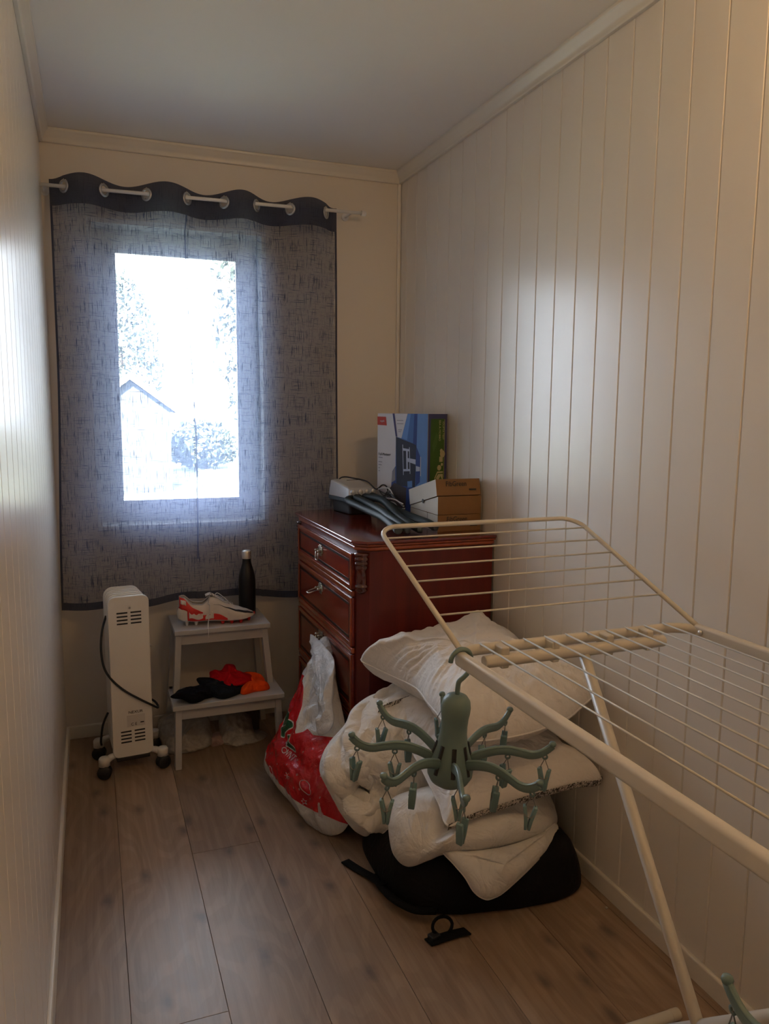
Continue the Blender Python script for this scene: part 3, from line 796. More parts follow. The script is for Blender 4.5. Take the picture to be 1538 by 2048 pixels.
# clear plastic bags under the stool
def plastic(name, col, alpha, rough=.22):
    m, t, o = nodes(name); b = P_(t, o, col, rough, spec=.6)
    v = mapped(t); n1 = noise_n(t, v, 38, 4, .6, 1.5)
    bp = N(t,'ShaderNodeBump'); bp.inputs['Strength'].default_value = .6; bp.inputs['Distance'].default_value = .01
    t.links.new(n1, bp.inputs['Height']); t.links.new(bp.outputs[0], b.inputs['Normal'])
    tr = N(t,'ShaderNodeBsdfTransparent'); mx = N(t,'ShaderNodeMixShader')
    mr = N(t,'ShaderNodeMapRange'); mr.inputs['To Min'].default_value = alpha*.75; mr.inputs['To Max'].default_value = min(1,alpha*1.3); t.links.new(n1, mr.inputs[0])
    t.links.new(mr.outputs[0], mx.inputs[0]); t.links.new(tr.outputs[0], mx.inputs[1]); t.links.new(b.outputs[0], mx.inputs[2]); t.links.new(mx.outputs[0], o.inputs[0])
    return m
M_clear = plastic('clear_plastic', (.62,.58,.52), .55)
M_clear2 = plastic('milky_plastic', (.60,.57,.53), .65)
def sack(nm, label, pix, material, hts, seed):
    pts = [at(u,v,y=yy) for u,v,yy in pix]; c = sum(pts, Vector())/len(pts)
    mb = puff(pts, c, (-.2,-.9,.35), hts[0], hts[1], 22, 110, wr=(.02,16), wr2=(.008,42), seed=seed, flat_below=.0015, edge_noise=.018)
    o = mb.build(nm, material, smooth=True, weld=True, origin=(c.x,c.y,0)); return tag(o, label, 'plastic bag', 'plastic bags under the stool')
sack('plastic_bag', 'crumpled clear plastic bag under the stool, beside the heater', [(315,1440,-.16),(340,1425,-.15),(380,1430,-.16),(415,1428,-.17),(425,1470,-.22),(420,1500,-.26),(385,1512,-.28),(350,1515,-.29),(322,1490,-.24)], M_clear, (.06,.05), 11)
sack('plastic_bag', 'limp milky plastic bag lying under the right side of the stool', [(440,1425,-.15),(475,1420,-.15),(502,1430,-.16),(512,1470,-.22),(535,1485,-.24),(520,1500,-.27),(480,1512,-.29),(450,1500,-.26),(436,1465,-.2)], M_clear2, (.05,.04), 12)
sack('plastic_bag', 'small crumpled pinkish packet between the two bags', [(422,1470,-.21),(440,1462,-.2),(450,1480,-.23),(442,1502,-.265),(426,1506,-.27),(420,1490,-.24)], mat('packet_pink',(.40,.27,.24),.4,bump=.5,bscale=60), (.02,.02), 13)
bx_ = thing('carton', 'small dark brown carton at the back under the stool', 'box', (.70,-.11,0))
MB().box((.655,-.165,0),(.770,-.05,.118)).build('body', mat('dark_card',(.10,.06,.035),.8), bx_, bevel=.002)
MB().box((.653,-.167,.105),(.772,-.048,.121)).build('lid', bpy.data.materials['dark_card'], bx_, bevel=.002)
# ------------------------------------------------------------------ chest of drawers
def wood_mat(name, dark, mid, lite, rough=.22, axis='z', coat=.6):
    m, t, o = nodes(name); b = P_(t, o, mid, rough, spec=.5, coat=coat)
    sc = {'z':(26,26,1.6),'y':(26,1.6,26),'x':(1.6,26,26)}[axis]
    v = mapped(t, sc); g = noise_n(t, v, 1, 5, .6, .8)
    v2 = mapped(t, tuple(s*.18 for s in sc)); g2 = noise_n(t, v2, 1, 3, .5, 1.5)
    mx = math_n(t,'ADD', math_n(t,'MULTIPLY',g,.6), math_n(t,'MULTIPLY',g2,.4))
    r = ramp(t, mx, [(.32,dark),(.5,mid),(.68,lite)]); t.links.new(r.outputs[0], b.inputs['Base Color'])
    bp = N(t,'ShaderNodeBump'); bp.inputs['Strength'].default_value = .04; bp.inputs['Distance'].default_value = .001
    t.links.new(g, bp.inputs['Height']); t.links.new(bp.outputs[0], b.inputs['Normal'])
    return m
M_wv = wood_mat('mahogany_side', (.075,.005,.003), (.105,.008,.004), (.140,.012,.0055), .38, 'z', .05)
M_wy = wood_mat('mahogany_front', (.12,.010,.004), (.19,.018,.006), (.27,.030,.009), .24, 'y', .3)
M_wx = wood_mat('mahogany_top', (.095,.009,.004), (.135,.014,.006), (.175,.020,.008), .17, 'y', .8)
M_wo = wood_mat('mahogany_edge_highlight', (.20,.034,.011), (.28,.052,.015), (.34,.070,.020), .2, 'y')  # edge wood with its orange highlights put into the base colour
M_inlay = mat('dark_inlay', (.018,.006,.004), .35)
M_nick = mat('aged_nickel', (.52,.49,.42), .28, 1, var=.15, vscale=60)
dr = thing('chest_of_drawers', 'polished red-brown mahogany chest of drawers against the right wall', 'chest of drawers', (1.2,-.55,0))
DX0, DX1, DY0, DY1, DZ = .955, 1.4495, -.945, -.15, .935      # body
def cham(x0,x1,y0,y1,c): return [(x0+c,y0),(x1,y0),(x1,y1),(x0+c,y1),(x0,y1-c),(x0,y0+c)]
# carcase with canted front corners
MB().prism(cham(DX0,DX1,DY0,DY1,.034), .90-.085, M=Matrix.Translation((0,0,.085))).build('carcase', M_wv, dr, bevel=.002)
# plinth
MB().prism(cham(DX0-.012,DX1,DY0-.010,DY1+.010,.034), .045, M=Matrix.Translation((0,0,.062))).build('plinth', M_wo, dr, bevel=.006, seg=3)
for fx,fy in ((DX0+.03,DY0+.035),(DX0+.03,DY1-.035),(DX1-.05,DY0+.045),(DX1-.05,DY1-.045)):
    MB().lathe([(0,0),(.022,0),(.027,.006),(.022,.014),(.030,.026),(.038,.040),(.036,.052),(.028,.060),(.030,.066),(0,.066)], (fx,fy,0), 24).build('foot', M_wy, dr, smooth=True)
# top: three stepped, rounded layers
mb = MB().prism(cham(.930,1.4535,-.968,-.128,.042), .011, M=Matrix.Translation((0,0,.924)))
mb.build('top', M_wx, dr, bevel=.004, seg=3)
MB().prism(cham(.937,1.4530,-.962,-.134,.040), .008, M=Matrix.Translation((0,0,.9162))).build('top_moulding', M_wo, dr, bevel=.003, seg=3)
MB().prism(cham(.944,1.4525,-.955,-.140,.038), .0165, M=Matrix.Translation((0,0,.900))).build('top_moulding', M_wo, dr, bevel=.007, seg=4)
# drawers
DYA, DYB = -.893, -.180
LEV = [(.760,.885),(.560,.733),(.338,.533),(.116,.311)]
for i,(z0,z1) in enumerate(LEV):
    d = MB().box((DX0-.011,DYA,z0),(DX0+.002,DYB,z1)).build('drawer', M_wy, dr, bevel=.004, seg=3)
    # raised frame mouldings round the front
    e = .016
    fr_ = MB()
    fr_.box((DX0-.0155,DYA,z0),(DX0-.010,DYA+e,z1)).box((DX0-.0155,DYB-e,z0),(DX0-.010,DYB,z1)).box((DX0-.0155,DYA+e,z0),(DX0-.010,DYB-e,z0+e)).box((DX0-.0155,DYA+e,z1-e),(DX0-.010,DYB-e,z1))
    fr_.build('drawer_edge', M_wo, d, bevel=.002)
    g = .024; wd = .009; x_ = DX0-.0117
    il = MB()
    il.box((x_,DYA+g,z0+g),(x_+.002,DYA+g+wd,z1-g)).box((x_,DYB-g-wd,z0+g),(x_+.002,DYB-g,z1-g)).box((x_,DYA+g,z0+g),(x_+.002,DYB-g,z0+g+wd)).box((x_,DYA+g,z1-g-wd),(x_+.002,DYB-g,z1-g))
    il.build('inlay', M_inlay, d)
    # handle: square back plate with a hanging square bail
    hz = (.828,.680,.497,.24)[i]; hy = -.518; xf = DX0-.011
    MB().box((xf-.004,hy-.026,hz-.006),(xf,hy+.026,hz+.018)).box((xf-.0035,hy-.014,hz-.018),(xf,hy+.014,hz+.024)).build('handle_plate', M_nick, d, bevel=.0015)
    MB().lathe([(0,0),(.005,0),(.006,.004),(.004,.010),(.006,.014),(0,.018)], (xf-.003,hy-.017,hz+.003), 14, M=Matrix.Rotation(-PI/2,4,'Y')).build('handle_post', M_nick, d, smooth=True)
    MB().lathe([(0,0),(.005,0),(.006,.004),(.004,.010),(.006,.014),(0,.018)], (xf-.003,hy+.017,hz+.003), 14, M=Matrix.Rotation(-PI/2,4,'Y')).build('handle_post', M_nick, d, smooth=True)
    px_ = xf-.014; ln = .036
    if i == 1: dn = Vector((-.95,0,-.30))*.042
    elif i == 2: dn = Vector((-.25,0,-.97))*ln
    else: dn = Vector((-.12,0,-.99))*ln
    a = Vector((px_,hy-.017,hz+.003)); b_ = Vector((px_,hy+.017,hz+.003))
    MB().tube([a, a+dn*.8+Vector((0,.002,0)), a+dn+Vector((0,.005,0)), b_+dn-Vector((0,.005,0)), b_+dn*.8-Vector((0,.002,0)), b_], .0026, 8).build('bail', M_nick, d, smooth=True)
# nosed rails between drawers
for z0,z1 in ((.733,.760),(.533,.560),(.311,.338)):
    MB().box((DX0-.013,DYA-.004,z0+.003),(DX0+.002,DYB+.004,z1-.003)).build('rail', M_wo, dr, bevel=.0055, seg=3)
# turned half columns on the canted corners
prof = [(.0,.142),(.020,.142),(.020,.134),(.015,.130),(.019,.124),(.019,.117),(.014,.114),(.0185,.109),(.0185,.103),(.014,.100),(.0175,.095),(.0165,.088),(.0125,.082),(.0135,.060),(.0145,.040),(.0125,.036),(.018,.031),(.018,.025),(.013,.022),(.017,.016),(.012,.009),(.009,.004),(.0,.0)]
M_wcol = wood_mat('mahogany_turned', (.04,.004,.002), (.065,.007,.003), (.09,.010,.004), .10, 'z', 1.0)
for cyy in (DY0+.012, DY1-.012):
    MB().lathe([(r_*1.25,z_) for r_,z_ in prof], (DX0+.010, cyy, .752), 32).build('corner_column', M_wcol, dr, smooth=True)
    MB().lathe([(0,.0),(.019,.0),(.021,.008),(.016,.014),(.020,.026),(.022,.042),(.016,.056),(.018,.064),(.012,.074),(0,.078)], (DX0+.010, cyy, .106), 20).build('corner_column', M_wy, dr, smooth=True)

# ------------------------------------------------------------------ shoe dryer with hoses
K = Vector((1.115,-.345,0)); EL = Vector((-.164,.986,0)); EF = Vector((.986,.164,0))
sd = thing('shoe_dryer', 'silver electric shoe dryer with grey corrugated hoses on the chest', 'shoe dryer', (1.16,-.30,DZ))
M_silver = mat('silver_plastic', (.62,.62,.62), .30, .35, var=.03)
M_dgrey = mat('petrol_grey_plastic', (.055,.075,.085), .40, var=.06)
def DV(a,b,z): return K+EL*a+EF*b+Vector((0,0,z))       # a along the depth, b along the port face
LD, LW = .205, .132
def shell(zs, nm, material, bev):
    """loft of rounded rectangles: zs = (z, inset_a, inset_b)"""
    mb = MB(); rings_ = []
    for z,ia,ib in zs:
        r = .018; ring_ = []
        for ca,cb,a0 in ((LD-ia-r,LW-ib-r,0),(ia+r,LW-ib-r,90),(ia+r,ib+r,180),(LD-ia-r,ib+r,270)):
            for k in range(6):
                an = math.radians(a0+90*k/5); ring_.append(DV(ca+r*math.cos(an), cb+r*math.sin(an), z(ca+r*math.cos(an), cb+r*math.sin(an)) if callable(z) else z))
        rings_.append(ring_)
    n = len(rings_[0]); vs = [p for q in rings_ for p in q]; fs = [tuple(range(n))]
    for j in range(len(rings_)-1):
        for k in range(n): fs.append((j*n+k, (j+1)*n+k, (j+1)*n+(k+1)%n, j*n+(k+1)%n))
    fs.append(tuple((len(rings_)-1)*n+k for k in range(n-1,-1,-1)))
    return mb.add(vs,fs).build(nm, material, sd, weld=True, bevel=bev)
shell([(DZ+.0008,.020,.014),(DZ+.03,.016,.012),(.986,.012,.010)], 'underbody', M_black, .003)
shell([(.984,.004,.004),(.988,0,0),(1.002,0,0)], 'base', M_dgrey, .002)
tp = lambda a,b: 1.040+.030*math.sin(min(1,max(0,(a-.0)/LD))*PI*.62)
shell([(1.002,.001,.001),(1.026,.003,.002),(lambda a,b: tp(a,b)-.004,.010,.006),(tp,.024,.016)], 'housing', M_silver, .003)
MB().box((0,0,0),(.004,.055,.0012), M=Matrix.Translation(DV(.08,.03,1.0715)) @ Matrix((EL,EF,Vector((0,0,1)))).transposed().to_4x4() @ Matrix.Rotation(-.18,4,'Y')).build('switch_slot', M_black, sd)
PB = [.020,.052,.084,.114]
hp = [[(696,1001,-.375),(728,1017,-.52),(764,1033,-.70),(781,1046,-.80),(795,1059,-.885)],
      [(713,996,-.37),(735,1006,-.50),(764,1022,-.67),(781,1035,-.77),(803,1049,-.86),(812,1058,-.885)],
      [(731,994,-.36),(762,999,-.50),(781,1015,-.62),(797,1033,-.75),(820,1048,-.85),(838,1058,-.875)],
      [(745,992,-.35),(768,1002,-.42),(786,1014,-.52),(803,1025,-.62),(832,1037,-.74),(856,1046,-.83),(868,1053,-.86)]]
M_hose = mat('hose_rubber', (.016,.026,.027), .5, spec=.3, var=.08)
M_nozz = mat('nozzle_grey', (.20,.21,.21), .35)
for i,h in enumerate(hp):
    c = [DV(-.002,PB[i],1.006)] + [at(u,v,y=yy) for u,v,yy in h]
    for k,pt in enumerate(c): pt.z = max(pt.z, DZ+.0165)
    P = resample(bez(c,10), 150)
    rr = [.0148 if k%2 else .0134 for k in range(150)]
    MB().tube(P, rr, 14).build('hose', M_hose, sd, smooth=True)
    tdir = (P[-1]-P[-4]).normalized(); tdir.z = 0; tdir.normalize()
    MB().tube([P[-1]-tdir*.004, P[-1]+tdir*.010, P[-1]+tdir*.011, P[-1]+tdir*.011], [.0150,.0150,.0140,.0090], 16, cap=False).build('nozzle', M_dgrey, sd, smooth=True)
    MB().tube([P[-1]+tdir*.004, P[-1]+tdir*.0085], [.0095,.0095], 14).build('nozzle_core', M_nozz, sd)
    mb = MB().lathe([(.012,0),(.015,0),(.015,.008),(.012,.010)], DV(-.002,PB[i],1.006), 18, M=Matrix((EF,Vector((0,0,1)),-EL)).transposed().to_4x4())
    mb.build('hose_port', M_silver, sd, smooth=True)
    MB().lathe([(0,.006),(.010,.006),(.013,0),(0,0)], DV(.004,PB[i],1.030), 16, M=Matrix((EF,Vector((0,0,1)),-EL)).transposed().to_4x4()).build('port_boss', M_silver, sd, smooth=True)
# cable: over the housing, then a coiled bundle
cb_ = [DV(LD,.03,.99), DV(LD+.012,.04,1.03), DV(.16,.045,1.077), DV(.10,.075,1.077), DV(.05,.11,1.066), at(752,978,y=-.34), at(765,970,y=-.36), at(774,975,y=-.38), at(776,995,y=-.40), at(770,1000,y=-.42)]
MB().tube(bez(cb_,8), .0030, 8).build('mains_cable', M_black, sd, smooth=True)
M_wire = mat('cable_grey', (.55,.55,.54), .4)
R_ = random.Random(5)
for k in range(7):
    a = at(757+k*1.5,978+k*3,y=-.37); b__ = at(806+k*.5,1008+k*1.5,y=-.62); mm = (a+b__)/2+Vector((R_.uniform(-.02,.02),R_.uniform(-.03,.03),R_.uniform(.0,.03)))
    pth = bez([a, a.lerp(mm,.5)+Vector((R_.uniform(-.01,.01),0,R_.uniform(-.012,.012))), mm, mm.lerp(b__,.5)+Vector((0,R_.uniform(-.01,.01),R_.uniform(-.012,.012))), b__],8)
    for p_ in pth: p_.z = max(p_.z, DZ+.004)
    MB().tube(pth, .0026, 7).build('cable_strand', M_black if k%3 else M_wire, sd, smooth=True)

# ------------------------------------------------------------------ boxes on the chest
A = Vector((1.253,-.296,DZ)); B = Vector((1.356,-.578,DZ)); ef = (B-A); BW = ef.length; ef.normalize()
eb = Vector((-ef.y, ef.x, 0)); 
if eb.x < 0: eb = -eb
BH, BT = .4155, .106
tv = thing('wall_mount_box', 'tall white and blue television wall mount carton with green side', 'box', (1.36,-.42,DZ))
M_cw = mat('carton_white', (.56,.55,.57), .35, var=.03); M_cg = mat('carton_grey_violet', (.20,.20,.29), .4)
def BX(u,v,o=0): return A+ef*(u*BW)+Vector((0,0,BH*(1-v)))-eb*o     # front face, v down
def BG(u,v,o=0): return B+eb*(u*BT)+Vector((0,0,BH*(1-v)))+ef*o     # near side face
MB().add([BX(0,1),BX(1,1),BX(1,1)+eb*BT,BX(0,1)+eb*BT,BX(0,0),BX(1,0),BX(1,0)+eb*BT,BX(0,0)+eb*BT],[(0,3,2,1),(4,5,6,7),(0,1,5,4),(1,2,6,5),(2,3,7,6),(3,0,4,7)]).build('carton', M_cw, tv, weld=True, bevel=.0012)
def pmat(nm,c,r=.6): return mat(nm,c,r,var=.04,vscale=14)
PR = {'red':pmat('print_red',(.45,.045,.025)),'navy':pmat('print_navy',(.020,.025,.050)),'blue':pmat('print_blue',(.055,.145,.42)),'lblue':pmat('print_light_blue',(.115,.26,.60)),'dblue':pmat('print_deep_blue',(.022,.055,.24)),'stripe':pmat('print_stripe',(.055,.055,.16)),'pale':pmat('print_pale',(.46,.54,.70)),'wht':pmat('print_white',(.62,.62,.64)),'green':pmat('print_green',(.045,.115,.014)),'cream':pmat('print_cream',(.50,.45,.24)),'grey':pmat('print_grey',(.25,.25,.28)),'ink':M_ink,'green2':pmat('print_leaf_green',(.065,.145,.028)),'brown':pmat('print_brown',(.05,.04,.045))}
lay = [0]
def pr_(poly, c, face=BX, lv=1):
    """flat print: polygon in zoom units of the front (x 95..990, y 150..1975)"""
    q = [((x-95)/895,(y-150)/1825) for x,y in poly] if face is BX else poly
    MB().add([face(min(max(u,0),1),min(max(v,0),1),.0005+.00018*lv) for u,v in q],[tuple(range(len(q)))]).build('print_'+{'red':'logo'}.get(c,'panel'), PR[c], tv)
pr_([(645,150),(990,150),(990,1975),(330,1975),(440,1500),(440,560),(540,580)],'blue')
pr_([(815,150),(990,150),(980,1500),(800,1500)],'lblue',lv=2)
pr_([(760,150),(815,150),(800,1000),(745,660)],'dblue',lv=2)
pr_([(650,150),(700,150),(640,610),(545,575)],'lblue',lv=2)
pr_([(375,150),(412,150),(468,562),(435,555)],'stripe',lv=2)
pr_([(440,560),(740,660),(800,690),(790,1420),(460,1420)],'navy',lv=3)
pr_([(330,1975),(380,1180),(440,1080),(460,1420),(790,1420),(760,1975)],'dblue',lv=2)
pr_([(330,1500),(420,1380),(640,1450),(620,1975),(330,1975)],'brown',lv=3)
pr_([(380,1190),(436,1100),(440,1330),(370,1380)],'grey',lv=4)
pr_([(800,700),(880,900),(870,1320),(800,1400)],'dblue',lv=3)
pr_([(95,208),(255,210),(272,366),(97,358)],'red',lv=2)
for q in ([(560,690),(572,690),(590,1225),(580,1225)],[(678,730),(690,730),(708,1195),(696,1195)],[(572,752),(690,765),(690,802),(574,795)],[(584,1120),(705,1108),(706,1145),(586,1160)],[(628,800),(655,800),(662,1115),(636,1118)],[(655,920),(795,935),(795,1022),(660,985)],[(800,1045),(868,1060),(868,1130),(802,1140)],[(874,880),(886,880),(890,1215),(876,1215)]):
    pr_(q,'pale',lv=5)
pr_([(655,1330),(740,1310),(742,1420),(660,1440)],'lblue',lv=5)
def face_mat(pt, right, up): 
    n_ = right.cross(up); return Matrix.Translation(pt) @ Matrix((right,up,n_)).transposed().to_4x4()
UPV = Vector((0,0,1))
text_part('Full-Motion+', .016, face_mat(BX((122-95)/895,(885-150)/1825,.0012), ef, UPV), M_ink, tv, align='LEFT', font_scale=(.92,1))
for y_,x1_ in ((945,200),(1025,190),(1080,182),(1135,150),(1190,150)):
    pr_([(122,y_-9),(x1_,y_-7),(x1_,y_+9),(122,y_+7)],'grey',lv=3)
text_part('vogels', .011, face_mat(BX((185-95)/895,(285-150)/1825,.0012), ef, UPV), PR['wht'], tv, shear=.2)
for y_,x0_,x1_ in ((270,455,570),(327,460,575),(435,480,550),(465,485,535)):
    pr_([(x0_,y_-6),(x1_,y_-6),(x1_,y_+6),(x0_,y_+6)],'grey',lv=3)
# near side face: grey-violet border, green field, cream symbols
pr_([(0,0),(1,0),(1,1),(0,1)],'grey',BG,0)
pr_([(.02,.0),(.98,.0),(.98,1),(.02,1)],'stripe',BG,1)
pr_([(.14,.045),(.86,.045),(.86,1),(.10,1)],'green',BG,2)
pr_([(.22,.30),(.42,.17),(.52,.20),(.44,.30),(.28,.36)],'green2',BG,3)
for q in ([(.84,.05),(.855,.05),(.855,.6),(.84,.6)],[(.36,.60),(.50,.54),(.80,.54),(.80,.555),(.52,.555),(.40,.605)],[(.36,.60),(.40,.60),(.55,.67),(.52,.68)],[(.44,.60),(.55,.565),(.80,.565),(.80,.66),(.60,.66)]):
    pr_(q,'cream',BG,3)
def disc(u,v,r,c,lv,n=18): pr_([(u+r*math.cos(2*PI*k/n)/BT, v+r*math.sin(2*PI*k/n)/BH) for k in range(n)],c,BG,lv)
disc(.60,.505,.011,'cream',3); disc(.74,.475,.006,'cream',3)
pr_([(.60,.40),(.78,.40),(.78,.45),(.60,.45)],'cream',BG,3); disc(.76,.375,.014,'cream',3); disc(.70,.345,.008,'cream',3)
pr_([(.57,.62),(.67,.585),(.76,.62),(.70,.64),(.67,.61),(.62,.64)],'green',BG,4)
text_part('IOUPTA TEST', .0125, face_mat(BG(.78,.155,.0012), -UPV, eb), PR['cream'], tv, font_scale=(.95,1))
text_part('SEA A MOBBO', .0135, face_mat(BG(.60,.155,.0012), -UPV, eb), PR['cream'], tv, font_scale=(.95,1))

M_kraft = mat('kraft_card', (.22,.112,.040), .75, var=.08, vscale=10, bump=.08, bscale=90)
M_wcard = mat('white_card', (.60,.555,.48), .7, var=.04, vscale=8)
BX0,BX1,BY0,BY1 = 1.278,1.4495,-.850,-.600
def sbox(nm, label, poly, mats, root_z):
    t = thing(nm, label, 'box', ((BX0+BX1)/2,(BY0+BY1)/2,root_z), group='brown shoe boxes on the chest'); return t
def sideprism(poly, x0, x1):
    """poly of (y,z); side faces material 1 (white card), others 0 (kraft)"""
    n = len(poly); mb = MB()
    mb.add([(x0,y,z) for y,z in poly]+[(x1,y,z) for y,z in poly], [], 0)
    b = len(mb.v)-2*n
    mb.f.append([b+i for i in range(n-1,-1,-1)][::-1]); mb.m.append(1)
    mb.f.append([b+n+i for i in range(n-1,-1,-1)]); mb.m.append(1)
    for i in range(n): mb.f.append([b+i,b+(i+1)%n,b+n+(i+1)%n,b+n+i]); mb.m.append(0)
    return mb
lb1 = sbox('shoe_box', 'lower flat brown shoe box with white sides, directly on the chest', None, None, DZ)
sideprism([(BY0,DZ),(BY1,DZ),(BY1,DZ+.060),(BY0,DZ+.060)], BX0, BX1).build('body', [M_kraft,M_wcard], lb1, bevel=.001, weld=True)
MB().box((BX0-.0006,-.762,DZ+.006),(BX0,-.7605,DZ+.06)).build('seam', M_ink, lb1)
MB().box((BX0+.005,BY0-.0007,DZ+.004),(BX0+.001,BY0,DZ+.058)).build('edge_fold', M_kraft, lb1)
text_part('FibGreen', .026, Matrix.Translation(((BX0+BX1)/2-.01,BY0-.0008,DZ+.044)) @ FACE, M_ink, lb1, font_scale=(.85,1))
MB().box((BX1-.042,BY0-.0008,DZ+.017),(BX1-.014,BY0,DZ+.023)).build('print_mark', M_ink, lb1)
zb = DZ+.0612
lb2 = sbox('shoe_box', 'upper brown shoe box with tilted half-open lid, on the lower box', None, None, zb)
sideprism([(BY0,zb),(BY1,zb),(BY1,zb+.006),(BY0,zb+.066)], BX0, BX1).build('body', [M_kraft,M_wcard], lb2, bevel=.001, weld=True)
sideprism([(BY0+.003,zb+.068),(BY1,zb+.008),(BY1+.012,zb+.066),(BY0+.018,zb+.126)], BX0-.003, BX1).build('lid', [M_kraft,M_wcard], lb2, bevel=.001, weld=True)
MB().lathe([(0,0),(.008,0),(.008,.0006),(0,.0006)], (BX0-.0032,-.725,zb+.037), 18, M=Matrix.Rotation(-PI/2,4,'Y')).build('finger_notch', M_ink, lb2)
LT = math.atan2(.058,.015)
fm = Matrix.Translation(((BX0+BX1)/2-.01,BY0+.0125,zb+.108)) @ Matrix.Rotation(LT,4,'X')
text_part('FibGreen', .026, fm @ Matrix.Translation((0,0,.001)), M_ink, lb2, font_scale=(.85,1))
MB().box((.050,-.024,0),(.078,-.018,.0009), M=fm).build('print_mark', M_ink, lb2)
# ------------------------------------------------------------------ carrier bag hanging on the third drawer handle
def sdist(poly, x, y):
    """signed distance to a 2D polygon, positive inside"""
    d = 1e9; ins = False; n = len(poly)
    for i in range(n):
        x0,y0 = poly[i]; x1,y1 = poly[(i+1)%n]
        ex,ey = x1-x0,y1-y0; t = max(0,min(1,((x-x0)*ex+(y-y0)*ey)/max(ex*ex+ey*ey,1e-9)))
        d = min(d, math.hypot(x-x0-t*ex, y-y0-t*ey))
        if (y0>y)!=(y1>y) and x < (x1-x0)*(y-y0)/(y1-y0)+x0: ins = not ins
    return d if ins else -d
bT = Vector((.915,-.525,.500)); bL = at(540,1545,y=-.655); bN = at(640,1668,y=-1.035)
bn = (bL-bT).cross(bN-bT).normalized()
if bn.dot(CAM-bT) < 0: bn = -bn
pixo = [(648,1273),(657,1276),(664,1300),(668,1335),(673,1370),(682,1410),(690,1450),(700,1500),(704,1560),(706,1610),(700,1640),(685,1664),(660,1672),(636,1666),(610,1640),(585,1608),(560,1578),(540,1549),(534,1530),(537,1508),(549,1480),(570,1445),(588,1410),(602,1375),(613,1340),(628,1318),(638,1300),(641,1282)]
opts = [at_plane(u,v,bT,bn) for u,v in pixo]
bc = at_plane(628,1530,bT,bn)
ux = (opts[9]-opts[17]).normalized(); ux = (ux-bn*ux.dot(bn)).normalized(); uy = bn.cross(ux)
if uy.z < 0: uy = -uy
def pl2(p): q = p-bT; return (q.dot(ux), q.dot(uy))
def P2(u,v): return pl2(at_plane(u,v,bT,bn))
red = [P2(*q) for q in [(618,1352),(628,1360),(640,1385),(638,1420),(634,1455),(633,1480),(645,1475),(652,1468),(662,1480),(700,1480),(725,1500),(725,1660),(690,1646),(665,1632),(640,1620),(610,1597),(585,1570),(565,1540),(553,1510),(548,1480),(530,1470),(590,1360)]]
green1 = [P2(*q) for q in [(592,1425),(600,1432),(606,1445),(602,1455),(595,1460),(588,1448),(588,1430)]]
green2 = [P2(*q) for q in [(594,1464),(603,1456),(612,1450),(622,1455),(622,1464),(612,1468),(602,1474),(597,1482),(591,1480)]]
green3 = [P2(*q) for q in [(609,1480),(617,1480),(616,1490),(621,1500),(628,1508),(625,1512),(617,1505),(608,1498),(602,1492)]]
seamp = [P2(*q) for q in [(668,1612),(672,1608),(666,1640),(661,1638)]]
def bag_mat():
    m,t,o = nodes('printed_carrier_plastic'); b = P_(t,o,(.7,.7,.7),.17,spec=.6)
    def A_(nm):
        a = N(t,'ShaderNodeAttribute'); a.attribute_name = nm; return a.outputs['Fac']
    r = math_n(t,'GREATER_THAN',A_('print_red'),0); g = math_n(t,'GREATER_THAN',A_('print_green'),0)
    gw = math_n(t,'GREATER_THAN',A_('print_green'),-.004); s_ = math_n(t,'GREATER_THAN',A_('print_white'),0)
    v = mapped(t); 
    # small white dots scattered over the red print
    vo = N(t,'ShaderNodeTexVoronoi'); vo.inputs['Scale'].default_value = 26; t.links.new(v, vo.inputs['Vector'])
    dots = math_n(t,'LESS_THAN',vo.outputs['Distance'],.11)
    def mixc(f,a,bc):
        mx = N(t,'ShaderNodeMixRGB'); 
        if hasattr(f,'links') or not isinstance(f,(int,float)): t.links.new(f,mx.inputs[0])
        else: mx.inputs[0].default_value = f
        for i,c in ((1,a),(2,bc)):
            if isinstance(c,tuple): mx.inputs[i].default_value=(*c,1)
            else: t.links.new(c,mx.inputs[i])
        return mx.outputs[0]
    redc = mixc(math_n(t,'MULTIPLY',dots,.5),(.50,.004,.010),(.60,.42,.42))
    c1 = mixc(r,(.62,.61,.60),redc); c2 = mixc(gw,c1,(.60,.55,.52)); c3 = mixc(g,c2,(.008,.075,.032)); c4 = mixc(s_,c3,(.55,.42,.42))
    t.links.new(c4,b.inputs['Base Color'])
    n1 = noise_n(t, mapped(t,(1,1,.55)), 24, 4, .6, 1.0)
    bp = N(t,'ShaderNodeBump'); bp.inputs['Strength'].default_value=.7; bp.inputs['Distance'].default_value=.016
    t.links.new(n1,bp.inputs['Height']); t.links.new(bp.outputs[0],b.inputs['Normal'])
    b.inputs['Subsurface Weight'].default_value = .0
    return m
cbag = thing('carrier_bag', 'red and white printed plastic carrier bag hanging from the drawer handle', 'carrier bag', (.80,-.80,0))
cr = [(at_plane(655,1290,bT,bn),at_plane(640,1460,bT,bn),.018,.016),(at_plane(645,1290,bT,bn),at_plane(598,1470,bT,bn),.014,.014),(at_plane(662,1310,bT,bn),at_plane(690,1480,bT,bn),.016,.015),(at_plane(590,1480,bT,bn),at_plane(660,1560,bT,bn),.012,.020)]
mbb = puff(opts, bc, bn, .085, .045, 46, 240, p=2.0, q=.7, wr=(.014,11), wr2=(.004,34), seed=21, creases=cr, flat_below=.0015)
for p_ in mbb.v:
    p_.x = min(p_.x, DX0-.018) if p_.z < .47 else p_.x
ob = mbb.build('bag_body', bag_mat(), cbag, smooth=True)
at_r = ob.data.attributes.new('print_red','FLOAT','POINT'); at_g = ob.data.attributes.new('print_green','FLOAT','POINT'); at_w = ob.data.attributes.new('print_white','FLOAT','POINT')
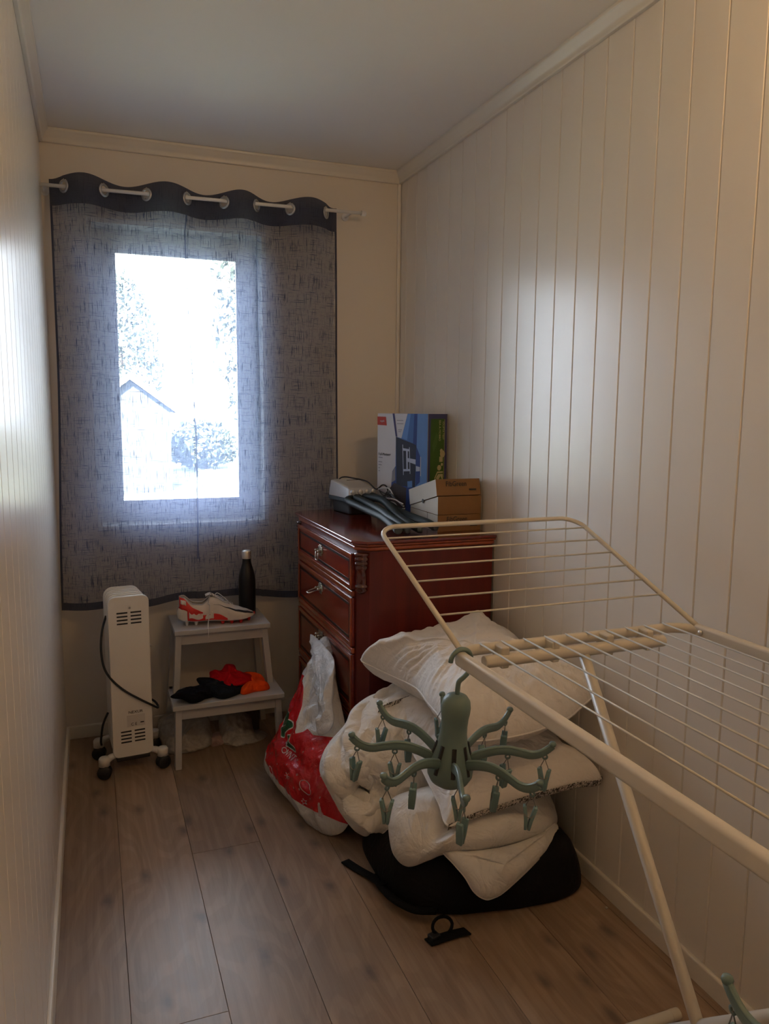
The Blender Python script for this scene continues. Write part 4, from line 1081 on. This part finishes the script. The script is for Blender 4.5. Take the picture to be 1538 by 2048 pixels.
vr=[];vg=[];vw=[]
for p_ in mbb.v:
    x_,y_ = pl2(p_); fr_ = 1
    vr.append(sdist(red,x_,y_)); vg.append(max(sdist(green1,x_,y_),sdist(green2,x_,y_),sdist(green3,x_,y_))); vw.append(sdist(seamp,x_,y_))
at_r.data.foreach_set('value',vr); at_g.data.foreach_set('value',vg); at_w.data.foreach_set('value',vw)
bvh = BVHTree.FromPolygons([tuple(p_) for p_ in mbb.v], mbb.f)
def drape(mesh_verts, lift=.0012):
    out = []
    for p_ in mesh_verts:
        h = bvh.ray_cast(p_+bn*.4, -bn)
        out.append((h[0]+bn*lift) if h[0] is not None else p_)
    return out
M_bwhite = mat('bag_print_white', (.60,.50,.50), .3)
def draped_text(s, size, u, v, du, dv, parent):
    """lettering laid on the bag surface, baseline from pixel (u,v) towards (du,dv)"""
    p0 = at_plane(u,v,bT,bn); p1 = at_plane(u+du,v+dv,bT,bn); rgt = (p1-p0).normalized(); up_ = bn.cross(rgt)
    if up_.z < 0 : up_ = -up_
    o = text_part(s, size, face_mat(p0, rgt, up_), M_bwhite, parent, align='LEFT', extrude=0)
    base = ORI[o.name]; nv = drape([base+vv.co for vv in o.data.vertices])
    for vv,q in zip(o.data.vertices,nv): vv.co = q-base
draped_text('OVNT', .030, 602,1508,30,25, cbag)
def draped_line(pix, r=.0010, closed=False, nm='print_line'):
    pts = drape(resample(bez([at_plane(u,v,bT,bn) for u,v in pix],6,closed),60,closed), .0004)
    MB().tube(pts, r, 5, closed=closed).build(nm, M_bwhite, cbag)
draped_line([(573,1540),(578,1549),(574,1560),(569,1550)], .0012, True)
for k in range(3):
    a = k*PI/3+.3; draped_line([(612-7*math.cos(a),1561-7*math.sin(a)),(612,1561),(612+7*math.cos(a),1561+7*math.sin(a))], .0011)
draped_line([(642,1573),(650,1571),(660,1590),(655,1598),(644,1588)], .0011, True)
star = []
for k in range(10): a=-PI/2+k*PI/5; rr_=(6 if k%2==0 else 2.6); star.append((639+rr_*math.cos(a),1610+rr_*math.sin(a)))
draped_line(star, .0009, True)
draped_line([(601,1380),(608,1385),(604,1398),(612,1402)], .0010)
# the twisted handle loop slung over the bail, and a loose white flap
hl = [Vector((.925,-.545,.478)),Vector((.912,-.53,.492)),Vector((.907,-.518,.492)),Vector((.913,-.505,.486)),Vector((.922,-.52,.462))]
MB().tube(bez(hl,6), .009, 10, flat=(1,.55)).build('handle_loop', plastic('bag_white_film',(.66,.66,.67),.92,.25), cbag, smooth=True)
M_film = bpy.data.materials['bag_white_film']
fpx = [(650,1285),(664,1310),(667,1345),(663,1400),(667,1440),(655,1466),(640,1472),(635,1462),(638,1420),(641,1390),(632,1370),(640,1330)]
fo = [at_plane(u,v,bT+bn*.095,bn) for u,v in fpx]
fo[0] = bT+bn*.02
for q in (1,10,11): fo[q] = at_plane(*fpx[q],bT+bn*.055,bn)
mbb = puff(fo, at_plane(651,1410,bT+bn*.09,bn), bn, .012, .006, 20, 110, wr=(.012,20), wr2=(.003,50), seed=25)
mbb.build('loose_flap', M_film, cbag, smooth=True, weld=True)

# ------------------------------------------------------------------ bedding pile
M_duvet = fabric('duvet_cotton', (.76,.735,.70), .8, .2, .85, 26, 11)
M_pill = fabric('pillow_cotton', (.78,.745,.715), .8, .2, .6, 30, 12)
def script_mat():
    m,t,o = nodes('printed_border'); b = P_(t,o,(.6,.57,.54),.8)
    uv = N(t,'ShaderNodeUVMap'); uv.uv_map='UVMap'
    n1 = noise_n(t, mapped(t,(260,90,1),src=uv.outputs[0]), 1, 3, .6, 1.2)
    n2 = noise_n(t, mapped(t,(70,150,1),src=uv.outputs[0]), 1, 2, .5, 2)
    r = ramp(t, math_n(t,'ADD',math_n(t,'MULTIPLY',n1,.65),math_n(t,'MULTIPLY',n2,.35)), [(.47,(.03,.027,.025)),(.53,(.62,.58,.54))])
    t.links.new(r.outputs[0], b.inputs['Base Color']); return m
M_script = script_mat()
def ribbon(path, width_dir, wd, nm, material, parent, lift=Vector((0,0,0))):
    P = resample(bez(path,8), 80); b = len(P)
    wdv = [Vector(width_dir(i/(b-1))) if callable(width_dir) else Vector(width_dir) for i in range(b)]
    mb = MB().grid(lambda u,v: P[min(int(round(u*(b-1))),b-1)]+wdv[min(int(round(u*(b-1))),b-1)]*(wd*(v-.5))+lift, b-1, 4)
    L_ = [0]
    for i in range(1,b): L_.append(L_[-1]+(P[i]-P[i-1]).length)
    o = mb.build(nm, material, parent, smooth=True, solid=.001)
    uvl = o.data.uv_layers.new(name='UVMap')
    for lp_ in o.data.loops:
        j,i = divmod(lp_.vertex_index, b); uvl.data[lp_.index].uv = (L_[i], wd*j/4)
    return o
def rect_outline(c4, n=7, bow=.02, tip=.012):
    """four corners -> outline with slightly hollow sides and pointed corners"""
    out = []; ctr = sum(c4,Vector())/4
    for i in range(4):
        a,b_ = c4[i],c4[(i+1)%4]
        for k in range(n):
            t = k/n; p_ = a.lerp(b_,t); inn = (ctr-p_).normalized()
            p_ = p_+inn*bow*math.sin(PI*t)**.6
            if k == 0: p_ = p_-inn*tip
            out.append(p_)
    return out
# backpack on the floor under everything
bp_ = thing('backpack', 'flat black fabric backpack lying on the floor under the bedding', 'backpack', (1.15,-1.4,0))
M_bag = fabric('backpack_nylon', (.0075,.0075,.008), .6, .05, .3, 60)
M_strap = mat('webbing_black', (.006,.006,.006), .85, spec=.15, bump=.3, bscale=300)
bo = [Vector(q) for q in [(.868,-1.34,.02),(.878,-1.46,.02),(.955,-1.555,.015),(1.06,-1.595,.012),(1.20,-1.618,.012),(1.34,-1.622,.012),(1.415,-1.585,.018),(1.440,-1.48,.03),(1.440,-1.30,.03),(1.435,-1.08,.02),(1.20,-1.02,.02),(.98,-1.06,.02),(.885,-1.18,.02)]]
mb = puff(bo, (1.16,-1.32,.02), (0,-.04,1), .150, .02, 26, 150, p=5.0, q=.55, wr=(.026,7), wr2=(.007,22), seed=31, flat_below=.0012, creases=[(Vector((.93,-1.5,.02)),Vector((1.0,-1.3,.02)),.02,.02)])
mb.build('main_bag', M_bag, bp_, smooth=True, weld=True)
po_ = [Vector(q) for q in [(.885,-1.35,.075),(.905,-1.47,.06),(.97,-1.525,.055),(1.03,-1.51,.09),(1.04,-1.40,.13),(.98,-1.33,.13)]]
puff(po_, (.96,-1.43,.09), (-.35,-.45,.82), .030, .03, 16, 80, p=3, wr=(.006,18), seed=32).build('side_pocket', mat('pocket_shiny_nylon',(.012,.011,.011),.3,bump=.25,bscale=40), bp_, smooth=True, weld=True)
MB().tube(bez([(.965,-1.535,.075),(1.0,-1.49,.115),(1.005,-1.42,.150)],8), .0022, 6).build('zip', mat('zip_dark',(.06,.05,.05),.4,.4), bp_, smooth=True)
MB().box((.975,-1.552,.070),(.990,-1.546,.080)).build('zip_pull', M_nick, bp_, bevel=.001)
def strap(path, wd, nm, side):
    P = resample(bez(path,8),40)
    MB().grid(lambda u,v: P[int(round(u*39))]+Vector(side)*(wd*(v-.5)), 39, 3).build(nm, M_strap, bp_, smooth=True, solid=.004)
sv = (at(770,1770,z=.05)-at(690,1722,z=.02)); sv.normalize(); sside = Vector((-sv.y,sv.x,0))
strap([at(690,1723,z=.004)+Vector((0,0,.002)), at(715,1738,z=.006), at(742,1753,z=.012), at(768,1768,z=.028), Vector((.90,-1.44,.06))], .028, 'strap', sside)
MB().tube(bez([at(750,1752,z=.02), at(764,1775,z=.022), at(790,1800,z=.03), at(830,1820,z=.03), at(872,1822,z=.04)],8), .008, 8, flat=(1,1.6)).build('shoulder_strap', M_strap, bp_, smooth=True)
lc_ = at(885,1855,z=.022)
MB().tube([lc_+Vector((.028*math.cos(2*PI*k/20),.010*math.sin(2*PI*k/20)+.002*k/20,.020*math.sin(2*PI*k/20)+.004)) for k in range(20)], .0045, 8, closed=True).build('strap_loop', M_strap, bp_, smooth=True)
strap([at(856,1885,z=.005), at(880,1877,z=.008), at(905,1869,z=.008), at(935,1862,z=.006)], .030, 'strap', Vector((-.25,.97,0)))
MB().box((-.014,-.012,0),(.014,.012,.014), M=RZ(.25,at(868,1878,z=.0025))).build('buckle', M_black, bp_, bevel=.003)

# folded duvet on the backpack
dv = thing('folded_duvet', 'white folded duvet lying on the black backpack with one corner hanging', 'duvet', (1.15,-1.4,.17))
q = [(776,1634,-1.40),(781,1602,-1.36),(806,1588,-1.33),(872,1572,-1.30),(960,1560,-1.28),(1060,1555,-1.30),(1125,1575,-1.36),(1110,1622,-1.43),(1112,1650,-1.47),(1085,1672,-1.53),(1030,1690,-1.57),(960,1704,-1.585),(890,1706,-1.57),(858,1718,-1.55),(815,1732,-1.50),(789,1712,-1.47),(779,1680,-1.44)]
op = [at(u,v,y=yy) for u,v,yy in q]
for p_ in op: p_.x = min(p_.x,1.432)
cD = at(945,1635,y=-1.44)
crD = [(at(790,1690,y=-1.47),at(880,1700,y=-1.55),.014,.02),(at(900,1640,y=-1.45),at(1090,1620,y=-1.43),.010,.03),(at(800,1600,y=-1.36),at(870,1590,y=-1.36),.014,.016)]
mb = puff(op, cD, (-.22,-.66,.62), .125, .13, 40, 220, p=2.8, q=.55, wr=(.018,7), wr2=(.005,22), seed=41, creases=crD)
for p_ in mb.v: p_.x = min(p_.x, 1.440)
mb.build('folded_body', M_duvet, dv, smooth=True, weld=True)
q = [(886,1700,-1.56),(940,1702,-1.60),(1020,1690,-1.60),(1085,1665,-1.56),(1112,1648,-1.51),(1110,1676,-1.54),(1070,1725,-1.60),(1012,1780,-1.64),(985,1796,-1.655),(968,1797,-1.66),(948,1783,-1.65),(930,1754,-1.63),(908,1728,-1.60)]
op2 = [at(u,v,y=yy) for u,v,yy in q]
for p_ in op2: p_.x = min(p_.x,1.432); p_.z = max(p_.z,.006)
mb = puff(op2, at(1000,1725,y=-1.615), (-.25,-.85,.45), .050, .030, 28, 170, wr=(.010,10), wr2=(.004,26), seed=42)
mb.build('hanging_corner', M_duvet, dv, smooth=True, weld=True)
MB().tube(resample(mb.P[int(len(mb.P)*.55):]+mb.P[:2],90) if False else resample([mb.P[k%len(mb.P)] for k in range(int(len(mb.P)*.36), int(len(mb.P)*1.0))],120), .0028, 7).build('piping', M_pill, dv, smooth=True)

# bundled duvet at the left
du = thing('bundled_duvet', 'large white bundled duvet slumped beside the carrier bag', 'duvet', (.98,-1.14,0))
q = [(639,1540,-1.12),(645,1508,-1.11),(662,1480,-1.09),(690,1448,-1.07),(704,1418,-1.05),(738,1392,-1.03),(775,1380,-1.02),(800,1366,-1.02),(835,1372,-1.06),(875,1410,-1.12),(905,1470,-1.17),(905,1560,-1.22),(880,1620,-1.24),(830,1655,-1.22),(790,1672,-1.19),(750,1680,-1.15),(712,1660,-1.15),(684,1628,-1.15),(668,1600,-1.145),(652,1570,-1.135)]
op = [at(u,v,y=yy) for u,v,yy in q]
for p_ in op: p_.z = max(p_.z,.008)
cB = at(775,1540,y=-1.14)
def A1(u,v,yy=-1.14): return at(u,v,y=yy)
crB = [(A1(660,1580),A1(760,1560),.035,.022),(A1(640,1540),A1(720,1590),.02,.018),(A1(720,1480),A1(740,1560),.022,.02),(A1(690,1450),A1(760,1440),.02,.02),(A1(760,1400),A1(720,1500),.02,.018),(A1(745,1600),A1(860,1590),.016,.02),(A1(820,1400),A1(870,1500),.025,.02),(A1(700,1530),A1(745,1590),.02,.012),(A1(655,1560),A1(725,1625),.03,.014),(A1(675,1600),A1(735,1610),.025,.012),(A1(665,1500),A1(715,1545),.028,.014),(A1(700,1640),A1(790,1640),.02,.014),(A1(735,1520),A1(728,1610),.03,.010),(A1(770,1420),A1(800,1520),.022,.014)]
mb = puff(op, cB, (-.35,-.90,.25), .15, .08, 56, 280, p=2.8, q=.6, wr=(.040,7.5), wr2=(.014,17), seed=51, creases=crB, flat_below=.002)
for p_ in mb.v: p_.y = min(p_.y,-.985)
mb.build('bundle', M_duvet, du, smooth=True, weld=True)
bvB = BVHTree.FromPolygons([tuple(p_) for p_ in mb.v], mb.f)
def onB(u,v,lift=.004,bv=None):
    d_ = (C_R*((u-769)/FPX)-C_U*((v-1024)/FPX)+C_F).normalized(); h = (bv or bvB).ray_cast(CAM,d_)
    return h[0]-d_*lift if h[0] is not None else at(u,v,y=-1.2)
def fold(pix, rad, seed, fl=(.50,1.35)):
    P = resample(bez([onB(u,v,-.006) for u,v in pix],8),60); n0 = len(P)
    rr_ = [rad*math.sin(PI*(.04+.92*i/(n0-1)))**.6*(1+.22*noise.noise(Vector((i*.16,seed,0)))) for i in range(n0)]
    P = [p_+Vector((noise.noise(p_*22+Vector((seed,0,0))),noise.noise(p_*22+Vector((0,seed,0))),noise.noise(p_*22+Vector((0,0,seed)))))*.007 for p_ in P]
    mbf = MB()
    toC = [(CAM-p_).normalized() for p_ in P]
    b0 = len(mbf.v); sg = 18
    for i,p_ in enumerate(P):
        t_v = (P[min(i+1,n0-1)]-P[max(i-1,0)]).normalized(); a_v = (toC[i]-t_v*toC[i].dot(t_v)).normalized(); c_v = t_v.cross(a_v)
        for k in range(sg):
            th = 2*PI*k/sg; w_n = 1+.10*noise.noise(Vector((i*.35,k*.5,seed)))
            mbf.v.append(p_+a_v*(math.cos(th)*rr_[i]*fl[0]*w_n)+c_v*(math.sin(th)*rr_[i]*fl[1]*w_n))
    for i in range(n0-1):
        for k in range(sg):
            k2 = (k+1)%sg; mbf.f.append([b0+i*sg+k,b0+i*sg+k2,b0+(i+1)*sg+k2,b0+(i+1)*sg+k]); mbf.m.append(0)
    mbf.f.append([b0+k for k in range(sg-1,-1,-1)]); mbf.m.append(0)
    mbf.f.append([b0+(n0-1)*sg+k for k in range(sg)]); mbf.m.append(0)
    mbf.build('fold', M_duvet, du, smooth=True)
fold([(712,1450),(688,1482),(672,1525),(680,1558),(702,1585),(738,1600),(752,1588)], .027, 1)
fold([(690,1590),(712,1618),(740,1636),(785,1642),(830,1630)], .029, 2)
fold([(742,1402),(716,1440),(708,1490),(722,1540),(742,1575)], .026, 3)
fold([(748,1398),(790,1384),(830,1392),(862,1430),(878,1480)], .026, 4)
fold([(770,1440),(760,1490),(772,1550),(800,1595)], .024, 5)
fold([(815,1430),(812,1490),(830,1550)], .023, 6)
ribbon([onB(756,1424),onB(770,1415),onB(790,1408),onB(806,1402),onB(818,1398)], lambda t: Vector((.25,-.3,.92)), .030, 'printed_border', M_script, du)
M_label = mat('care_label', (.62,.60,.64), .6)
lab = [onB(866,1424,.02),onB(890,1432,.02),onB(876,1480,.02),onB(862,1468,.02)]
MB().add(lab,[(0,1,2,3)]).build('care_label', M_label, du, solid=.0008)
# lower pillow with a printed border
p2 = thing('bordered_pillow', 'white pillow with a black printed border, under the top pillow', 'pillow', (1.2,-1.35,.3))
cs = [at(897,1648,y=-1.60), at(1203,1556,y=-1.612), Vector((1.425,-1.06,.42)), Vector((.985,-1.08,.42))]
cs[1].x = min(cs[1].x,1.440)
ol = rect_outline(cs, 8, .012, .006)
cP = sum(cs,Vector())/4
crP = [(at(900,1600,y=-1.5),at(1000,1580,y=-1.45),.012,.02),(at(1060,1560,y=-1.55),at(1100,1500,y=-1.4),.012,.02)]
mb = puff(ol, cP, (-.05,-.28,.96), .090, .075, 40, 240, p=2.6, q=.6, wr=(.012,9), wr2=(.004,26), seed=61, gather=(.007,46), creases=crP)
for p_ in mb.v: p_.x = min(p_.x,1.4405)
mb.build('cushion', M_pill, p2, smooth=True, weld=True)
bvP = BVHTree.FromPolygons([tuple(p_) for p_ in mb.v], mb.f)
n_ = len(mb.P); near = [mb.P[k] for k in range(0, int(n_*.28))]
MB().tube([mb.P[k] for k in range(n_)], .0030, 7, closed=True).build('piping', M_pill, p2, smooth=True)
ribbon([near[int(k*(len(near)-1)/7)]+Vector((0,-.002,-.004)) for k in range(8)], (-.02,-.35,.94), .022, 'printed_border', M_script, p2)
# top pillow
p1 = thing('top_pillow', 'big white feather pillow on top of the bedding pile', 'pillow', (1.19,-1.3,.5))
Lc, Fc, Rc, Nc = at(722,1319,y=-1.01), at(957,1244,y=-.975), at(1193,1382,y=-1.60), at(905,1478,y=-1.66)
for p_ in (Lc,Fc,Rc,Nc): p_.x = min(p_.x,1.440)
edge = []
def seg_pts(pl_): edge.extend(pl_)
seg_pts([Lc, at(757,1303,y=-1.0), at(796,1294,y=-.99), at(890,1274,y=-.975), at(930,1256,y=-.97)])
seg_pts([Fc, at(985,1262,y=-1.03)+Vector((0,0,0)), at(1050,1290,y=-1.15), at(1120,1345,y=-1.35), at(1160,1374,y=-1.5)])
seg_pts([Rc, at(1164,1412,y=-1.62), at(1128,1440,y=-1.635), at(1050,1468,y=-1.65), at(960,1482,y=-1.66)])
seg_pts([Nc, at(884,1440,y=-1.55), at(856,1406,y=-1.42), at(832,1376,y=-1.28), at(790,1355,y=-1.16), at(752,1337,y=-1.06)])
for p_ in edge: p_.x = min(p_.x,1.440)
cT = Vector((1.19,-1.33,.575))
def T1(u,v,yy): return at(u,v,y=yy)
crT = [(T1(832,1376,-1.28),T1(836,1305,-1.15),.030,.022),(T1(870,1420,-1.45),T1(960,1340,-1.3),.020,.018),(T1(940,1450,-1.5),T1(1010,1360,-1.35),.018,.018),(T1(1000,1450,-1.55),T1(1060,1340,-1.3),.014,.018),(T1(880,1350,-1.3),T1(990,1310,-1.2),.016,.02),(T1(1100,1430,-1.6),T1(1080,1360,-1.4),.014,.016),(T1(760,1320,-1.03),T1(840,1300,-1.02),.010,.014)]
mb = puff(edge, cT, (-.18,-.32,.93), .118, .085, 52, 300, p=2.7, q=.60, wr=(.018,8), wr2=(.005,24), seed=71, gather=(.011,54), creases=crT, bez_n=6)
for p_ in mb.v: p_.x = min(p_.x,1.4405)
for p_ in mb.v:
    if p_.z > .3: p_.y = min(p_.y,-.985)
mb.build('cushion', M_pill, p1, smooth=True, weld=True)
MB().tube([Vector((min(p_.x,1.44),min(p_.y,-.985),p_.z)) for p_ in mb.P], .0028, 7, closed=True).build('piping', M_pill, p1, smooth=True)
bvT = BVHTree.FromPolygons([tuple(p_) for p_ in mb.v], mb.f)
# crumb on the floor
tag(MB().lathe([(0,0),(.003,.0005),(.004,.003),(.002,.005),(0,.0055)], at(1213,1817,z=0)+Vector((0,0,.0002)), 8).build('crumb', M_wcard, smooth=True, origin=at(1213,1817,z=0)), 'tiny white crumb on the floor near the right baseboard', 'crumb')
# ------------------------------------------------------------------ drying rack
dk = thing('drying_rack', 'cream white folding clothes drying rack with one wing raised', 'drying rack', (1.06,-2.45,0))
M_rack = mat('rack_enamel', (.62,.585,.52), .36, var=.03, vscale=10)
M_cap = mat('rack_plastic', (.60,.56,.49), .45, var=.03)
RZZ = .90; RL, RR, RF, RN = .775, 1.344, -2.012, -3.01
rc = .055
def arc(cx_,cy_,r,a0,a1,z,n=8): return [Vector((cx_+r*math.cos(math.radians(a0+(a1-a0)*k/n)), cy_+r*math.sin(math.radians(a0+(a1-a0)*k/n)), z)) for k in range(n+1)]
loop = [Vector((RL,RF-.10,RZZ))] + arc(RL+rc,RF-rc,rc,180,90,RZZ) + arc(RR-rc,RF-rc,rc,90,0,RZZ) + [Vector((RR,RF-.10,RZZ))]
# side rails: flat oval tubes; ends: bent tubes
for x in (RL,RR):
    MB().box((x-.0095,RN+.02,RZZ-.0145),(x+.0095,RF-.03,RZZ+.0145)).build('side_rail', M_rack, dk, bevel=.007, seg=4)
    MB().lathe([(0,0),(.006,0),(.0065,.002),(.004,.004),(0,.0045)], (x-.0095 if x>1 else x+.0095, RF-.055, RZZ), 12, M=Matrix.Rotation(-PI/2 if x>1 else PI/2,4,'Y')).build('rivet', M_steel, dk, smooth=True)
MB().tube(loop, .0085, 14, flat=(1.35,1)).build('end_tube', M_rack, dk, smooth=True)
loop2 = [Vector((p.x, RN-(p.y-RF), p.z)) for p in loop]
MB().tube(loop2, .0085, 14, flat=(1.35,1)).build('end_tube', M_rack, dk, smooth=True)
NW = 10
for k in range(NW):
    x = RL+.062+(RR-RL-.124)*k/(NW-1)
    MB().tube([(x,RF+.002,RZZ+.011),(x,RN-.002,RZZ+.011)], .0019, 8).build('wire', M_rack, dk, smooth=True)
# leg tops and clamps
XM = (RL+RR)/2
for sgn,yt,yb in ((1,RF-.030,-2.62),(-1,RN+.030,-2.075)):
    MB().tube([(RL+.055,yt,RZZ-.016),(RR-.085,yt,RZZ-.016)], .0125, 16).build('leg_bar', M_rack, dk, bevel=.002)
    for x in (RL+.10,RL+.215,RL+.345,RL+.445):
        MB().box((x-.009,min(yt,yt+.03*sgn)-.006,RZZ-.033),(x+.009,max(yt,yt+.03*sgn)+.004,RZZ+.010)).build('clamp', M_cap, dk, bevel=.004, seg=3)
    p0 = Vector((XM+.0,yt,RZZ-.026)); p1_ = Vector((XM,yb,.020))
    MB().tube([p0,p1_], .0125, 4 if False else 16, flat=(1,.85)).build('leg', M_rack, dk, smooth=True)
    MB().tube([(XM-.26,yb,.0135),(XM+.26,yb,.0135)], .0125, 16).build('foot_bar', M_rack, dk, bevel=.002)
    for x in (XM-.262,XM+.262):
        MB().lathe([(0,-.012),(.0132,-.012),(.0132,.012),(0,.012)], (x,yb,.0135), 16, M=Matrix.Rotation(PI/2,4,'Y')).build('foot_cap', M_cap, dk, bevel=.002)
# raised wing
wy, wz = RF-.035, RZZ+.012
WE = Vector((0,-1.585+2.047,1.083-.912)); WLEN = WE.length; wdir = WE.normalized()
def WP(x,s): return Vector((x,wy,wz))+wdir*s
r2 = .050; wl_, wr_ = RL+.004, RR-.004
path = [WP(wl_,0)]+[WP(wl_,WLEN-r2)]+[WP(wl_+r2-r2*math.cos(a),WLEN-r2+r2*math.sin(a)) for a in [math.radians(15*k) for k in range(1,7)]]+[WP(wr_-r2+r2*math.sin(a),WLEN-r2+r2*math.cos(a)) for a in [math.radians(15*k) for k in range(0,6)]]+[WP(wr_,WLEN-r2),WP(wr_,0)]
MB().tube(path, .0058, 12).build('wing_frame', M_rack, dk, smooth=True)
for k in range(6):
    s_ = WLEN-.055-.0635*k
    MB().tube([WP(wl_,s_),WP(wr_,s_)], .0021, 8).build('wing_wire', M_rack, dk, smooth=True)

# ------------------------------------------------------------------ octopus sock hangers
M_oct = mat('sage_green_plastic', (.145,.218,.212), .42, var=.04, vscale=12)
M_oct2 = mat('sage_green_clip', (.150,.250,.255), .42, var=.05, vscale=20)
M_wirec = mat('spring_wire', (.25,.25,.24), .35, .9)
def octopus(label):
    """local coordinates: origin where the hook rests on the rail"""
    t = thing('octopus_hanger', label, 'clothes hanger', (0,0,0), group='octopus hangers on the rack')
    zt = -.072   # top of the head
    prof = [(0,zt),(.010,zt-.0005),(.020,zt-.005),(.0265,zt-.014),(.0285,zt-.026),(.0280,zt-.037),(.0262,zt-.050),(.0256,zt-.066),(.0262,zt-.082),(.0290,zt-.100),(.0345,zt-.120),(.0410,zt-.139),(.0450,zt-.155),(.0440,zt-.168),(.038,zt-.180),(.026,zt-.189),(.012,zt-.193),(0,zt-.1935)]
    # bulb: lower half lathe with black bars for the shade inside its slots
    MB().lathe(prof, (0,0,0), 48).build('body', M_oct, t, smooth=True)
    a0 = math.atan2(-1.28,-.64)+math.radians(8)
    zr = zt-.132
    clip_me = None; wire_me = None
    for k in range(8):
        a = a0+k*PI/4; dr_ = Vector((math.cos(a),math.sin(a),0)); tn = Vector((-dr_.y,dr_.x,0))
        # slot
        Mx = Matrix((dr_,tn,Vector((0,0,1)))).transposed().to_4x4()
        p_a = dr_*.0302+Vector((0,0,zt-.100)); p_b = dr_*.0458+Vector((0,0,zt-.155))
        MB().tube([p_a,p_a.lerp(p_b,.5)+dr_*-.0002,p_b], .0044, 4, up=tn, flat=(1,.5)).build('slot', M_black, t)
        # arm: a flat wavy bar with a raised tip
        rz_ = [(.028,-.008),(.055,.006),(.085,.016),(.110,.018),(.135,.014),(.155,.010),(.172,.013),(.186,.022),(.196,.032)]
        P = resample(bez([dr_*r_+Vector((0,0,zr+z_)) for r_,z_ in rz_],5), 34)
        rad = [.0085-.0020*(i/33) for i in range(34)]
        ob_ = MB().tube(P, rad, 12, up=(0,0,1), flat=(1.25,.56)).build('arm', M_oct, t, smooth=True)
        MB().tube([P[i]+Vector((0,0,.0085-.002*i/33)) for i in range(0,34)], .0034, 8, flat=(.7,1.25)).lathe([(0,-.005),(.0058,-.004),(.0072,0),(.0058,.004),(0,.005)], P[-1]+Vector((0,0,.004)), 12).build('arm_rim', M_oct, ob_, smooth=True)
        for fr_ in (.50,.93):
            q_ = P[int(33*fr_)]
            MB().lathe([(.0030,-.0016),(.0058,-.0016),(.0058,.0016),(.0030,.0016),(.0030,-.0016)], q_+Vector((0,0,-.0125)), 14, M=Mx @ Matrix.Rotation(PI/2,4,'X')).build('ring', M_oct, ob_, smooth=True)
            if clip_me is None:
                mb = MB()
                for s_ in (-1,1):
                    mb.add([Vector(v_) for v_ in [(s_*.0070,-.006,-.020),(s_*.0132,-.006,-.021),(s_*.0132,.006,-.021),(s_*.0070,.006,-.020),(s_*.0006,-.0068,-.050),(s_*.0078,-.0068,-.048),(s_*.0078,.0068,-.048),(s_*.0006,.0068,-.050),(s_*.0004,-.0062,-.066),(s_*.0054,-.0058,-.067),(s_*.0054,.0058,-.067),(s_*.0004,.0062,-.066)]],
                        [(0,1,2,3),(8,11,10,9)]+[(b_+i_,b_+4+i_,b_+4+(i_+1)%4,b_+(i_+1)%4) for b_ in (0,4) for i_ in range(4)])
                cl = mb.build('clip', M_oct2, t, bevel=.0012); clip_me = cl.data
                wr_m = MB().tube(bez([(-.0105,0,-.026),(-.0070,0,-.016),(-.0018,0,-.004),(0,0,.002),(.0018,0,-.004),(.0070,0,-.016),(.0105,0,-.026)],5), .0009, 6)
                wr_m.tube(bez([(-.0105,0,-.026),(-.009,.006,-.034),(0,.0066,-.040),(.009,.006,-.034),(.0105,0,-.026)],5), .0009, 6)
                wo_ = wr_m.build('spring', M_wirec, cl, smooth=True); wire_me = wo_.data
            else:
                cl = bpy.data.objects.new('clip', clip_me); COL.objects.link(cl); cl.parent = t
                md = cl.modifiers.new('bevel','BEVEL'); md.width = .0012; md.segments = 2; md.limit_method='ANGLE'
                wo_ = bpy.data.objects.new('spring', wire_me); COL.objects.link(wo_); wo_.parent = cl
            cl.location = q_+Vector((0,0,-.0165)); cl.rotation_euler = (rnd.uniform(-.08,.08), rnd.uniform(-.12,.12), rnd.uniform(0,PI))
            if k == 0 and False: pass
    # stem and open hook that sits over the rail
    hk = [(0,0,zt-.004),(0,0,zt+.018),(.002,0,zt+.026),(.010,0,zt+.033),(.018,0,zt+.041)]
    MB().tube(bez(hk,5), .0048, 12).build('stem', M_oct, t, smooth=True)
    hk = [(.018,0,zt+.041),(.0225,0,-.020),(.0225,0,-.004),(.018,0,.010),(.008,0,.0178),(-.004,0,.0185),(-.014,0,.012),(-.0195,0,.002),(-.0205,0,-.006)]
    MB().tube(bez(hk,6), .0046, 12).build('hook', M_oct, t, smooth=True)
    return t
o1 = octopus('sage green octopus-shaped clip hanger at the far corner of the rack')
o1.location = (RL, -2.052, RZZ); 
_rh = Vector((C_R.x,C_R.y,0)).normalized(); _fh = Vector((C_F.x,C_F.y,0)).normalized()
o1.rotation_euler = (Matrix.Rotation(math.radians(3.5),3,_fh) @ Matrix.Rotation(math.radians(5),3,_rh)).to_euler()
o2 = copy_tree(o1); o2['label'] = 'second octopus clip hanger, only one arm in view at bottom right'
o2.location = (RL, -2.912, RZZ); o2.rotation_euler = (0,0,math.radians(16))
